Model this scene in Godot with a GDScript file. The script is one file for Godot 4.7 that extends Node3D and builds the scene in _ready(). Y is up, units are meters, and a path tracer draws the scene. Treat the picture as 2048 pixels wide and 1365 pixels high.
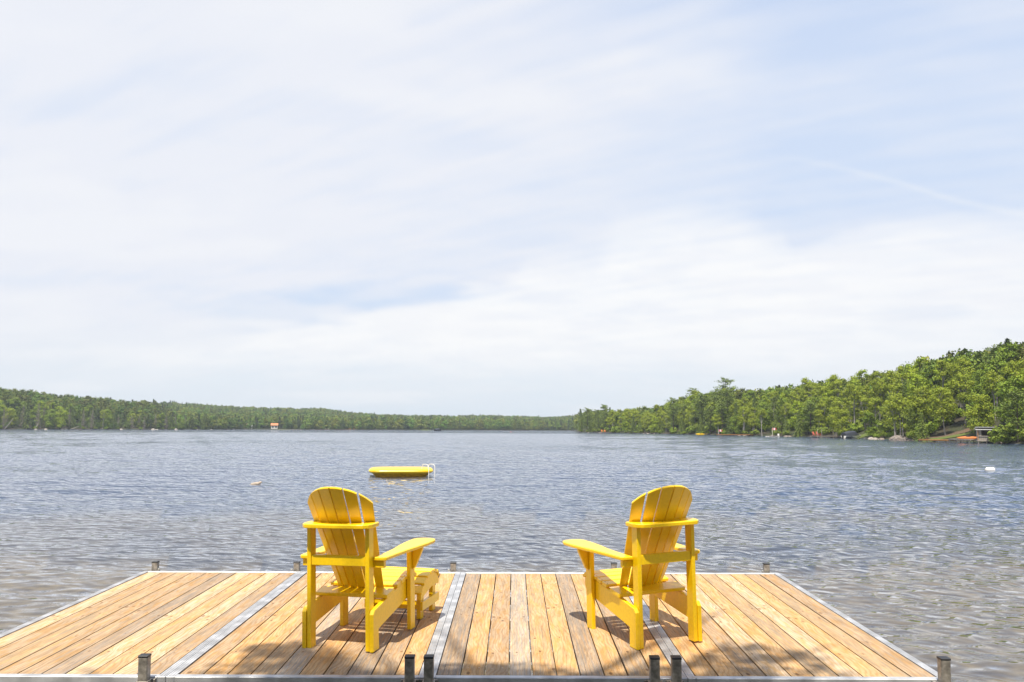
extends Node3D

# ---------------------------------------------------------------- state
var M := {}                    # materials by name
var taken := {}                # top-level names in use
var rng := RandomNumberGenerator.new()
var shore_table := [           # bearing in degrees, distance of the waterline, width of the slope, height gained on it
	[-180.0, 60.0, 80.0, 6.0], [-90.0, 90.0, 90.0, 8.0], [-60.0, 300.0, 120.0, 12.0], [-37.0, 500.0, 90.0, 15.0], [-30.7, 520.0, 80.0, 14.0], [-28.2, 530.0, 80.0, 11.5],
	[-26.3, 540.0, 80.0, 10.0], [-22.7, 560.0, 90.0, 8.0], [-21.9, 565.0, 500.0, 20.0], [-19.0, 600.0, 500.0, 17.5], [-17.0, 640.0, 500.0, 17.0], [-13.8, 650.0, 500.0, 16.5],
	[-12.5, 655.0, 500.0, 17.0], [-10.6, 665.0, 500.0, 12.0], [-8.6, 680.0, 450.0, 9.0], [-6.0, 700.0, 430.0, 8.0], [-0.8, 740.0, 400.0, 9.0], [2.55, 760.0, 380.0, 7.0],
	[4.2, 770.0, 380.0, 10.0], [4.35, 770.0, 380.0, 10.0], [4.5, 414.0, 30.0, 2.5], [5.2, 406.0, 30.0, 2.0], [7.5, 371.0, 35.0, 1.5], [10.1, 335.0, 40.0, 3.0], [11.7, 315.0, 40.0, 6.0],
	[13.9, 281.0, 45.0, 6.5], [16.7, 258.0, 50.0, 6.3], [18.8, 243.0, 50.0, 7.5], [22.0, 208.0, 50.0, 7.3], [24.3, 183.0, 50.0, 7.3], [25.5, 171.0, 50.0, 8.7], [27.9, 160.0, 50.0, 9.0],
	[30.9, 142.0, 50.0, 9.6], [34.0, 120.0, 50.0, 10.0], [40.0, 90.0, 50.0, 10.0], [60.0, 60.0, 60.0, 8.0], [90.0, 50.0, 60.0, 7.0], [180.0, 60.0, 80.0, 6.0]]
var waves := []

# ---------------------------------------------------------------- mesh builder
class Shape:
	var v := PackedVector3Array()
	var n := PackedVector3Array()
	var uv := PackedVector2Array()
	var c := PackedColorArray()
	var tint := Color.WHITE
	var coloured := false
	func tri(a: Vector3, b: Vector3, d: Vector3, out: Vector3, ua := Vector2.ZERO, ub := Vector2.ZERO, ud := Vector2.ZERO) -> void:
		var m := (d - a).cross(b - a)
		if m.dot(out) < 0.0:
			m = -m
			v.append(a); v.append(d); v.append(b)
			uv.append(ua); uv.append(ud); uv.append(ub)
		else:
			v.append(a); v.append(b); v.append(d)
			uv.append(ua); uv.append(ub); uv.append(ud)
		m = m.normalized()
		n.append(m); n.append(m); n.append(m)
		if coloured:
			c.append(tint); c.append(tint); c.append(tint)
	func quad(a: Vector3, b: Vector3, d: Vector3, e: Vector3, out: Vector3) -> void:
		tri(a, b, d, out)
		tri(a, d, e, out)
	# a box with chamfered edges, placed by t
	func box(lo: Vector3, hi: Vector3, bevel := 0.003, t := Transform3D()) -> void:
		var pl := PackedVector2Array([Vector2(lo.x, lo.y), Vector2(hi.x, lo.y), Vector2(hi.x, hi.y), Vector2(lo.x, hi.y)])
		prism(pl, lo.z, hi.z, t, bevel)
	# an outline in x, y drawn out along z from z0 to z1, edges chamfered
	func prism(pl: PackedVector2Array, z0: float, z1: float, t := Transform3D(), bevel := 0.003) -> void:
		var k := pl.size()
		var area := 0.0
		for i in k:
			area += pl[i].cross(pl[(i + 1) % k])
		var turn := 1.0 if area > 0.0 else -1.0
		var ins := PackedVector2Array()
		for i in k:
			var d0 := (pl[i] - pl[(i + k - 1) % k]).normalized()
			var d1 := (pl[(i + 1) % k] - pl[i]).normalized()
			var n0 := Vector2(-d0.y, d0.x) * turn
			var n1 := Vector2(-d1.y, d1.x) * turn
			var s := n0 + n1
			ins.append(pl[i] + s * (bevel / maxf(0.35, 1.0 + n0.dot(n1))))
		var idx := Geometry2D.triangulate_polygon(ins)
		var f := t.basis.z
		for i in range(0, idx.size(), 3):
			for e in [[z0, -f], [z1, f]]:
				var a := ins[idx[i]]
				var b := ins[idx[i + 1]]
				var d := ins[idx[i + 2]]
				tri(t * Vector3(a.x, a.y, e[0]), t * Vector3(b.x, b.y, e[0]), t * Vector3(d.x, d.y, e[0]), e[1])
		for i in k:
			var j := (i + 1) % k
			var e2 := pl[j] - pl[i]
			var o2 := Vector2(e2.y, -e2.x).normalized() * turn
			var o := t.basis * Vector3(o2.x, o2.y, 0)
			var A := t * Vector3(pl[i].x, pl[i].y, z0 + bevel)
			var B := t * Vector3(pl[j].x, pl[j].y, z0 + bevel)
			var C := t * Vector3(pl[j].x, pl[j].y, z1 - bevel)
			var D := t * Vector3(pl[i].x, pl[i].y, z1 - bevel)
			quad(A, B, C, D, o)
			quad(A, B, t * Vector3(ins[j].x, ins[j].y, z0), t * Vector3(ins[i].x, ins[i].y, z0), o - f)
			quad(D, C, t * Vector3(ins[j].x, ins[j].y, z1), t * Vector3(ins[i].x, ins[i].y, z1), o + f)
	# a round bar through points, radius per point
	func tube(p: Array, r: Array, sides := 8) -> void:
		var rings := []
		for i in p.size():
			var d: Vector3 = (p[mini(i + 1, p.size() - 1)] - p[maxi(i - 1, 0)]).normalized()
			var a := d.cross(Vector3(0.13, 0.31, 0.94) if absf(d.y) > 0.9 else Vector3.UP).normalized()
			var b := a.cross(d)
			var ring := []
			for s in sides:
				var w := TAU * s / sides
				ring.append(p[i] + (a * cos(w) + b * sin(w)) * r[i])
			rings.append(ring)
		for i in p.size() - 1:
			var mid: Vector3 = (p[i] + p[i + 1]) * 0.5
			for s in sides:
				var q := (s + 1) % sides
				quad(rings[i][s], rings[i][q], rings[i + 1][q], rings[i + 1][s], (rings[i][s] + rings[i + 1][q]) * 0.5 - mid)
		for e in [0, p.size() - 1]:
			for s in range(1, sides - 1):
				tri(rings[e][0], rings[e][s], rings[e][s + 1], p[e] - p[1 if e == 0 else e - 1])
	# a closed surface of revolution round the y axis; prof holds (radius, height); wob makes it uneven
	func lathe(prof: Array, sides: int, t := Transform3D(), shape = null) -> void:
		var rings := []
		for q in prof:
			var ring := []
			for s in sides:
				var w := TAU * s / sides
				var k: float = shape.call(w, q) if shape != null else 1.0
				ring.append(t * Vector3(cos(w) * q.x * k, q.y, sin(w) * q.x * k))
			rings.append(ring)
		for i in prof.size() - 1:
			var mid: Vector3 = t * Vector3(0, (prof[i].y + prof[i + 1].y) * 0.5, 0)
			for s in sides:
				var q := (s + 1) % sides
				quad(rings[i][s], rings[i][q], rings[i + 1][q], rings[i + 1][s], (rings[i][s] + rings[i + 1][q]) * 0.5 - mid)
	func done() -> ArrayMesh:
		var a := []
		a.resize(Mesh.ARRAY_MAX)
		a[Mesh.ARRAY_VERTEX] = v
		a[Mesh.ARRAY_NORMAL] = n
		a[Mesh.ARRAY_TEX_UV] = uv
		if coloured:
			a[Mesh.ARRAY_COLOR] = c
		var m := ArrayMesh.new()
		m.add_surface_from_arrays(Mesh.PRIMITIVE_TRIANGLES, a)
		return m

# ---------------------------------------------------------------- scene helpers
func numbered(called: String) -> String:
	var k: int = taken.get(called, -1) + 1
	taken[called] = k
	return called if k == 0 else "%s_%03d" % [called, k]

func part(called: String, mesh: Mesh, mat: Material, parent: Node3D) -> MeshInstance3D:
	var o := MeshInstance3D.new()
	o.name = called
	o.mesh = mesh
	o.material_override = mat
	parent.add_child(o, true)
	return o

func single(called: String, mesh: Mesh, mat: Material, label: String, category: String, group := "", where := Transform3D()) -> MeshInstance3D:
	var o := part(numbered(called), mesh, mat, self)
	o.transform = where
	tag(o, label, category, group)
	return o

func tag(o: Node3D, label: String, category: String, group := "") -> void:
	o.set_meta("label", label)
	o.set_meta("category", category)
	if group:
		o.set_meta("group", group)

func thing(called: String, label: String, category: String, where := Transform3D(), group := "") -> Node3D:
	var o := Node3D.new()
	o.name = numbered(called)
	add_child(o)
	o.transform = where
	tag(o, label, category, group)
	return o

func structure(called: String, mesh: Mesh, mat: Material) -> MeshInstance3D:
	var o := part(numbered(called), mesh, mat, self)
	o.set_meta("kind", "structure")
	return o

func one(fill: Callable) -> ArrayMesh:
	var s := Shape.new()
	fill.call(s)
	return s.done()

func bx(lo: Vector3, hi: Vector3, bevel := 0.003) -> ArrayMesh:
	var s := Shape.new()
	s.box(lo, hi, bevel)
	return s.done()

func rod(p: Array, r: float, sides := 8) -> ArrayMesh:
	var s := Shape.new()
	var rr := []
	for q in p:
		rr.append(r)
	s.tube(p, rr, sides)
	return s.done()

func lin(r: float, g: float, b: float) -> Color:      # a base colour given as linear reflectance
	return Color(r, g, b).linear_to_srgb()

func mat(called: String, c: Color, rough := 0.7, metal := 0.0) -> StandardMaterial3D:
	var m := StandardMaterial3D.new()
	m.resource_name = called
	m.albedo_color = c
	m.roughness = rough
	m.metallic = metal
	M[called] = m
	return m

func turned(x: float, y: float, z: float, yaw := 0.0, scale := 1.0) -> Transform3D:
	return Transform3D(Basis(Vector3.UP, deg_to_rad(yaw)).scaled(Vector3.ONE * scale), Vector3(x, y, z))

# ---------------------------------------------------------------- terrain
func shore(az: float) -> Array:
	for i in range(1, shore_table.size()):
		if az <= shore_table[i][0]:
			var a: Array = shore_table[i - 1]
			var b: Array = shore_table[i]
			var t: float = (az - a[0]) / (b[0] - a[0])
			return [lerpf(a[1], b[1], t), lerpf(a[2], b[2], t), lerpf(a[3], b[3], t)]
	return [60.0, 80.0, 6.0]

func bearing(x: float, z: float) -> float:
	return rad_to_deg(atan2(x, -z))

func land_height(x: float, z: float) -> float:
	var r := sqrt(x * x + z * z)
	var s := shore(bearing(x, z))
	var past: float = r - s[0]
	var d := maxf(0.0, -(z + 3.2))
	var y := -1.0 * (1.0 - exp(-d / 6.0)) - 2.8 * smoothstep(22.0, 130.0, d)
	if past > -24.0:
		y = maxf(y, past * 0.15)
	if past > 0.0:
		y = minf(past * 0.22, 0.4) + s[2] * smoothstep(0.0, s[1], past)
	if z > -3.2:
		y = maxf(y, minf((z + 3.2) * 0.2, 1.6))
	return y

func make_ground() -> void:
	var az := []
	var a := -180.0
	while a < 180.0:
		az.append(a)
		a += 0.25 if absf(a) < 41.0 else 4.0
	az.append(180.0)
	var rows := 56
	var beyond := [0.0, 0.7, 1.8, 4.0, 8.0, 14.0, 22.0, 32.0, 45.0, 60.0, 90.0, 140.0, 200.0, 280.0, 360.0, 450.0, 560.0, 800.0, 1400.0, 2600.0]
	var patch := FastNoiseLite.new()
	patch.seed = 4
	patch.frequency = 0.09
	var v := PackedVector3Array()
	var col := PackedColorArray()
	var idx := PackedInt32Array()
	var per := rows + beyond.size()
	for i in az.size():
		var s := shore(az[i])
		var dir := Vector2(sin(deg_to_rad(az[i])), -cos(deg_to_rad(az[i])))
		for j in per:
			var r: float = 0.6 * pow(s[0] / 0.6, float(j) / (rows - 1)) if j < rows else s[0] + beyond[j - rows]
			var x := dir.x * r
			var z := dir.y * r
			var y := land_height(x, z)
			v.append(Vector3(x, y, z))
			var spot := patch.get_noise_2d(x, z)
			var c := Color(0.028, 0.065, 0.125)                 # light lost in deep water, painted as a blue bed
			var bank := -(z + 3.2)
			if y > 0.02:
				c = Color(0.055, 0.07, 0.022) if spot > 0.0 else Color(0.075, 0.06, 0.035)
			elif bank + spot * 6.0 < 16.0:
				c = Color(0.25, 0.195, 0.09) if spot < 0.25 else Color(0.17, 0.13, 0.055)      # sand, with darker patches
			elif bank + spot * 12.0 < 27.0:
				c = Color(0.13, 0.115, 0.075) if spot < 0.1 else Color(0.085, 0.085, 0.07)      # step in the painted fade from sand to deep-water blue
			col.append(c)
	for i in az.size() - 1:
		for j in per - 1:
			var p := i * per + j
			for k in [p, p + 1, p + per + 1, p, p + per + 1, p + per]:
				idx.append(k)
	var st := SurfaceTool.new()
	var arr := []
	arr.resize(Mesh.ARRAY_MAX)
	arr[Mesh.ARRAY_VERTEX] = v
	arr[Mesh.ARRAY_COLOR] = col
	arr[Mesh.ARRAY_INDEX] = idx
	var m := ArrayMesh.new()
	m.add_surface_from_arrays(Mesh.PRIMITIVE_TRIANGLES, arr)
	st.create_from(m, 0)
	st.generate_normals()
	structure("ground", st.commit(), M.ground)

# ---------------------------------------------------------------- water
func make_waves() -> void:
	var g := RandomNumberGenerator.new()
	g.seed = 11
	for i in 26:
		var t := i / 25.0
		var wl := 0.2 * pow(14.0, t)                           # 0.2 to 2.8 m
		var th := deg_to_rad(g.randf_range(-38.0, 38.0) + 6.0)
		var k := TAU / wl
		waves.append([k * sin(th), k * cos(th), g.randf() * TAU, 0.047 * wl / TAU * (1.3 - 0.95 * t), wl])

func water_height(x: float, z: float, step: float) -> float:
	var y := 0.0
	for w in waves:
		if w[4] > step * 2.6:
			var s := sin(w[0] * x + w[1] * z + w[2])
			y += w[3] * (s + 0.35 * s * absf(s))
	return y

func make_water() -> void:
	make_waves()
	var cols := 620
	var dist := PackedFloat32Array()                           # rows lie close enough to carry the waves out to 330 m
	var far := 3.0
	while far < 1500.0:
		dist.append(far)
		far += minf(far * 0.0064, 0.58) if far < 330.0 else far * 0.02
	var rows := dist.size()
	var gust := FastNoiseLite.new()
	gust.seed = 8
	gust.frequency = 0.045
	gust.fractal_octaves = 2
	var v := PackedVector3Array()
	var nor := PackedVector3Array()
	var idx := PackedInt32Array()
	var uv := PackedVector2Array()
	var drift := FastNoiseLite.new()
	drift.seed = 15
	drift.frequency = 0.03
	uv.resize(cols * rows)
	v.resize(cols * rows)
	nor.resize(cols * rows)
	var a0 := deg_to_rad(-52.0)
	var da := deg_to_rad(104.0) / (cols - 1)
	for j in rows:
		var r := dist[j]
		var step := maxf(minf(r * 0.0064, 0.58), r * da) * 0.8
		for i in cols:
			var w := a0 + da * i
			var x := sin(w) * r
			var z := -cos(w) * r
			var y := 0.0
			if r < 330.0:
				y = water_height(x, z, step) * (1.0 + 0.8 * gust.get_noise_2d(x * 1.0, z * 0.55))
			v[j * cols + i] = Vector3(x, y, z)
			# ripple map laid askew and drifting, so that its repeats never line up
			uv[j * cols + i] = Vector2(x * 0.946 + z * 0.325 + 1.6 * drift.get_noise_2d(x, z), z * 0.946 - x * 0.325 + 1.6 * drift.get_noise_2d(x + 300.0, z)) / 3.1
	for j in rows:
		for i in cols:
			var l := v[j * cols + maxi(i - 1, 0)]
			var rr := v[j * cols + mini(i + 1, cols - 1)]
			var n := v[maxi(j - 1, 0) * cols + i]
			var f := v[mini(j + 1, rows - 1) * cols + i]
			nor[j * cols + i] = (rr - l).cross(f - n).normalized()
			if nor[j * cols + i].y < 0.0:
				nor[j * cols + i] = -nor[j * cols + i]
	for j in rows - 1:
		for i in cols - 1:
			var p := j * cols + i
			idx.append(p); idx.append(p + cols + 1); idx.append(p + 1)
			idx.append(p); idx.append(p + cols); idx.append(p + cols + 1)
	var arr := []
	arr.resize(Mesh.ARRAY_MAX)
	arr[Mesh.ARRAY_VERTEX] = v
	arr[Mesh.ARRAY_NORMAL] = nor
	arr[Mesh.ARRAY_TEX_UV] = uv
	arr[Mesh.ARRAY_INDEX] = idx
	var m := ArrayMesh.new()
	m.add_surface_from_arrays(Mesh.PRIMITIVE_TRIANGLES, arr)
	structure("water", m, M.water)

func ripple_texture() -> ImageTexture:
	# short ripples, computed as slopes on a tile that repeats without a seam
	var size := 512
	var g := RandomNumberGenerator.new()
	g.seed = 21
	var comp := []
	while comp.size() < 40:
		var kx := g.randi_range(-14, 14)
		var kz := g.randi_range(3, 26)
		var k := sqrt(float(kx * kx + kz * kz))
		if absf(kx) > kz * 0.9 or k < 7.0:
			continue
		comp.append([float(kx), float(kz), g.randf() * TAU, 0.05 / sqrt(k / 10.0)])
	var fx := PackedFloat32Array()
	var fz := PackedFloat32Array()
	fx.resize(size * size)
	fz.resize(size * size)
	var table := PackedFloat32Array()
	table.resize(4096)
	for i in 4096:
		table[i] = cos(TAU * i / 4096.0)
	for c in comp:
		var k := sqrt(float(c[0] * c[0] + c[1] * c[1]))
		var sx: float = c[3] * c[0] / k
		var sz: float = c[3] * c[1] / k
		var stepx := int(c[0]) * 8
		var stepz := int(c[1]) * 8
		var ph := int(c[2] / TAU * 4096.0)
		for j in size:
			var at := ph + stepz * j
			var row := j * size
			for i in size:
				var q := table[(at + stepx * i) & 4095]
				fx[row + i] += sx * q
				fz[row + i] += sz * q
	var data := PackedByteArray()
	data.resize(size * size * 3)
	for i in size * size:
		var nv := Vector3(-fx[i], 1.0, -fz[i]).normalized()
		data[i * 3] = int(clampf((nv.x * 0.5 + 0.5) * 255.0, 0, 255))
		data[i * 3 + 1] = int(clampf((-nv.z * 0.5 + 0.5) * 255.0, 0, 255))
		data[i * 3 + 2] = int(clampf((nv.y * 0.5 + 0.5) * 255.0, 0, 255))
	return ImageTexture.create_from_image(Image.create_from_data(size, size, false, Image.FORMAT_RGB8, data))

# ---------------------------------------------------------------- sky
func make_sky() -> Sky:
	var w := 2048
	var h := 1024
	var im := Image.create(w, h, false, Image.FORMAT_RGBF)
	var veil := FastNoiseLite.new()
	veil.seed = 5
	veil.frequency = 1.0
	veil.fractal_octaves = 5
	var fine := FastNoiseLite.new()
	fine.seed = 9
	fine.frequency = 1.0
	fine.fractal_octaves = 4
	# upper edge of the bright cloud bank: bearing, height, softness of the edge, all in degrees
	var edge := [[-60.0, 6.0, 5.0], [-30.9, 4.3, 4.0], [-20.0, 5.8, 1.6], [-15.2, 6.6, 0.8], [-12.0, 7.1, 0.7], [-7.5, 8.2, 0.7], [-0.8, 9.6, 0.8], [1.2, 11.3, 1.4], [5.2, 12.6, 2.8], [7.6, 14.8, 3.4],
		[10.9, 15.6, 3.4], [14.2, 15.0, 2.8], [17.6, 12.8, 1.8], [18.5, 11.8, 1.0], [21.8, 12.5, 1.0], [26.0, 12.9, 1.2], [31.3, 13.2, 2.0], [60.0, 14.0, 5.0]]
	var trail := [[12.0, 18.6], [14.2, 17.87], [18.9, 16.94], [21.9, 15.99], [24.8, 14.85], [27.5, 13.67], [31.2, 12.36], [36.0, 10.6]]
	for j in h:
		var el := 90.0 - (j + 0.5) / h * 180.0
		if el < -1.0:
			for i in w:
				im.set_pixel(i, j, Color(0.35, 0.38, 0.41))
			continue
		var up := clampf(el / 40.0, 0.0, 1.0)
		for i in w:
			var az := wrapf((i + 0.5) / w * 360.0, -180.0, 180.0)     # the panorama begins at -z
			var ar := deg_to_rad(az)
			var er := deg_to_rad(maxf(el, 0.0))
			# clouds as a sheet seen in perspective: stretched towards the horizon
			var dist := 1.0 / (sin(er) + 0.16)
			var px := sin(ar) * cos(er) * dist
			var pz := -cos(ar) * cos(er) * dist
			var n1 := veil.get_noise_2d(px * 0.55 + 3.0, pz * 0.9)
			var n2 := fine.get_noise_2d(px * 2.1, pz * 3.6 + 7.0)
			var wisp := fine.get_noise_2d(px * 1.1 + pz * 0.8 + 20.0, pz * 9.0 - px * 5.0)
			var front := clampf(1.4 - absf(az) / 45.0, 0.0, 1.0)
			# clear air
			var air := Color(0.72, 0.82, 0.9).lerp(Color(0.62, 0.735, 0.93), smoothstep(1.0, 11.0, el)).lerp(Color(0.36, 0.48, 0.8), smoothstep(12.0, 60.0, el))
			# high veil, thinner to the right
			var c := 0.8 + 0.42 * n1 + 0.2 * n2 + 0.26 * wisp
			c += 0.16 * (1.0 - smoothstep(-34.0, 6.0, az)) * front
			c -= 0.62 * smoothstep(3.0, 27.0, az + (el - 16.0) * 0.35) * smoothstep(9.0, 15.0, el) * (1.0 - smoothstep(60.0, 100.0, az))
			c -= 0.22 * smoothstep(18.0, 30.0, el) * smoothstep(-30.0, 30.0, az) * front
			c -= 0.45 * smoothstep(26.0, 55.0, el)                     # the veil thins overhead
			c = clampf(c, 0.06, 0.92)
			# blue openings
			var d1 := Vector2((az + 7.2 - (el - 8.6) * 3.0) / 7.5, (el - 8.9) / 1.25).length()
			c -= 0.5 * (1.0 - smoothstep(0.1, 1.25, d1 + n2 * 0.5))
			var d2 := Vector2((az + 15.0) / 8.0, (el - 7.4) / 1.5).length()
			c -= 0.3 * (1.0 - smoothstep(0.2, 1.2, d2 + n2 * 0.5))
			c = clampf(c, 0.08, 0.95)
			# cloud bank
			var e := 6.0
			var soft := 4.0
			for q in edge.size() - 1:
				if az >= edge[q][0] and az < edge[q + 1][0]:
					var t: float = (az - edge[q][0]) / (edge[q + 1][0] - edge[q][0])
					t = smoothstep(0.0, 1.0, t)
					e = lerpf(edge[q][1], edge[q + 1][1], t)
					soft = lerpf(edge[q][2], edge[q + 1][2], t)
					break
			e += n2 * 0.9 + n1 * 0.4
			var bank := (1.0 - smoothstep(e - soft * 1.15, e + soft * 0.3, el)) * smoothstep(0.8, 6.5, el + 0.9 * n1) * front
			bank *= 0.8 + 0.24 * wisp - 0.3 * smoothstep(0.0, 0.5, n2 + 0.2)
			var d3 := Vector2((az - 25.5) / 3.2, (el - 6.9) / 0.7).length()
			bank *= 1.0 - 0.6 * (1.0 - smoothstep(0.3, 1.2, d3 + n2 * 0.6))
			# thin trail left by an aircraft
			var line := 0.0
			for q in trail.size() - 1:
				if az >= trail[q][0] and az < trail[q + 1][0]:
					var t: float = (az - trail[q][0]) / (trail[q + 1][0] - trail[q][0])
					var te := lerpf(trail[q][1], trail[q + 1][1], t)
					line = exp(-pow((el - te - 0.1 * n2) / (0.16 + 0.05 * n1), 2.0)) * smoothstep(14.0, 26.0, az) * 0.42
			var veil_colour := Color(0.855, 0.875, 0.935)
			if el < 8.0:
				veil_colour = veil_colour.lerp(Color(0.765, 0.825, 0.89), 1.0 - smoothstep(0.0, 8.0, el))
			var sky_c := air.lerp(veil_colour, c)
			sky_c = sky_c.lerp(Color(0.975, 0.98, 0.985), clampf(bank, 0.0, 1.0))
			sky_c = sky_c.lerp(Color(0.9, 0.92, 0.95), clampf(line, 0.0, 1.0))
			sky_c = sky_c.lerp(Color(0.93, 0.94, 0.96), 0.35 * smoothstep(0.12, 0.5, n1 + 0.3 * n2) * (1.0 - smoothstep(5.0, 22.0, az)))
			im.set_pixel(i, j, sky_c * 0.7)
	var p := PanoramaSkyMaterial.new()
	p.panorama = ImageTexture.create_from_image(im)
	var s := Sky.new()
	s.sky_material = p
	return s

# ---------------------------------------------------------------- materials
func plank_texture(sd: int, weathered: float) -> ImageTexture:
	# softwood seen on the flat: grain lines, growth rings round a wandering heart, knots, patches gone grey
	var w := 96
	var h := 1024
	var g := RandomNumberGenerator.new()
	g.seed = sd
	var a := FastNoiseLite.new()
	a.seed = sd
	a.frequency = 1.0
	a.fractal_octaves = 3
	var heart := g.randf_range(-0.4, 0.4)
	var knots := []
	for i in g.randi_range(4, 7):
		knots.append([g.randf_range(-0.42, 0.42), g.randf(), g.randf_range(0.045, 0.11)])
	var data := PackedByteArray()
	data.resize(w * h * 3)
	for j in h:
		var y := float(j) / h
		var wander := a.get_noise_2d(y * 3.0, 1.0) * 0.5 + heart
		for i in w:
			var x := float(i) / w - 0.5
			var pull := 0.0
			var kn := 0.0
			for q in knots:
				var dx: float = (x - q[0]) / q[2]
				var dy: float = (y - q[1]) * 22.0 / q[2] * 0.5
				var d2 := dx * dx + dy * dy * 0.35
				if d2 < 14.0:
					pull += 0.5 * exp(-d2 * 0.35)
					kn = maxf(kn, 1.0 - smoothstep(0.25, 1.0, dx * dx + dy * dy))
			var ring := absf(x - wander) * 5.0 + a.get_noise_2d(x * 2.0, y * 5.0) * 0.7 + pull * 2.0 + y * 0.8
			var late := pow(0.5 + 0.5 * sin(ring * TAU), 3.0)
			var fibre := a.get_noise_2d(x * 60.0, y * 26.0)
			var streak := a.get_noise_2d(x * 9.0 + 30.0, y * 3.0)
			var c := Color(0.52, 0.39, 0.255).lerp(Color(0.4, 0.25, 0.125), late * 0.8)
			c = c.lerp(Color(0.31, 0.275, 0.24), clampf(weathered + streak * 0.9 + 0.3 * a.get_noise_2d(x * 3.0, y * 14.0 + 50.0), 0.0, 0.9))
			c = c.lerp(Color(0.5, 0.3, 0.115), clampf(a.get_noise_2d(x * 2.0 + 9.0, y * 8.0) * 1.6 + 0.06, 0.0, 0.7) * clampf(1.0 - 1.3 * weathered, 0.0, 1.0))
			c = c.lerp(Color(0.15, 0.085, 0.045), kn * 0.75)
			var k := (1.0 + fibre * 0.36) * (1.0 + 0.24 * a.get_noise_2d(x * 1.6 + 80.0, y * 7.0))
			var check := a.get_noise_2d(x * 26.0 + 70.0, y * 2.2)
			if check > 0.42:
				k *= 0.6
			c = Color(c.r * k, c.g * k, c.b * k).linear_to_srgb()
			var o := (j * w + i) * 3
			data[o] = int(clampf(c.r, 0, 1) * 255.0)
			data[o + 1] = int(clampf(c.g, 0, 1) * 255.0)
			data[o + 2] = int(clampf(c.b, 0, 1) * 255.0)
	return ImageTexture.create_from_image(Image.create_from_data(w, h, false, Image.FORMAT_RGB8, data))

func noise_texture(sd: int, freq: float, lo: float, hi: float, size := 256, octaves := 4) -> NoiseTexture2D:
	var f := FastNoiseLite.new()
	f.seed = sd
	f.frequency = freq
	f.fractal_octaves = octaves
	var t := NoiseTexture2D.new()
	t.noise = f
	t.width = size
	t.height = size
	t.seamless = true
	var ramp := Gradient.new()
	ramp.set_color(0, Color(lo, lo, lo))
	ramp.set_color(1, Color(hi, hi, hi))
	t.color_ramp = ramp
	return t

func over(m: StandardMaterial3D, tex: Texture2D, scale: float, world := false) -> StandardMaterial3D:
	m.albedo_texture = tex
	m.uv1_triplanar = true
	m.uv1_world_triplanar = world
	m.uv1_scale = Vector3.ONE * scale
	return m

func leaf(called: String, c: Color, back := 0.34) -> StandardMaterial3D:
	var m := mat(called, c, 0.62)
	m.vertex_color_use_as_albedo = true
	m.backlight_enabled = true
	m.backlight = Color(back, back, back * 0.4)
	m.metallic_specular = 0.35
	return m

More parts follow.
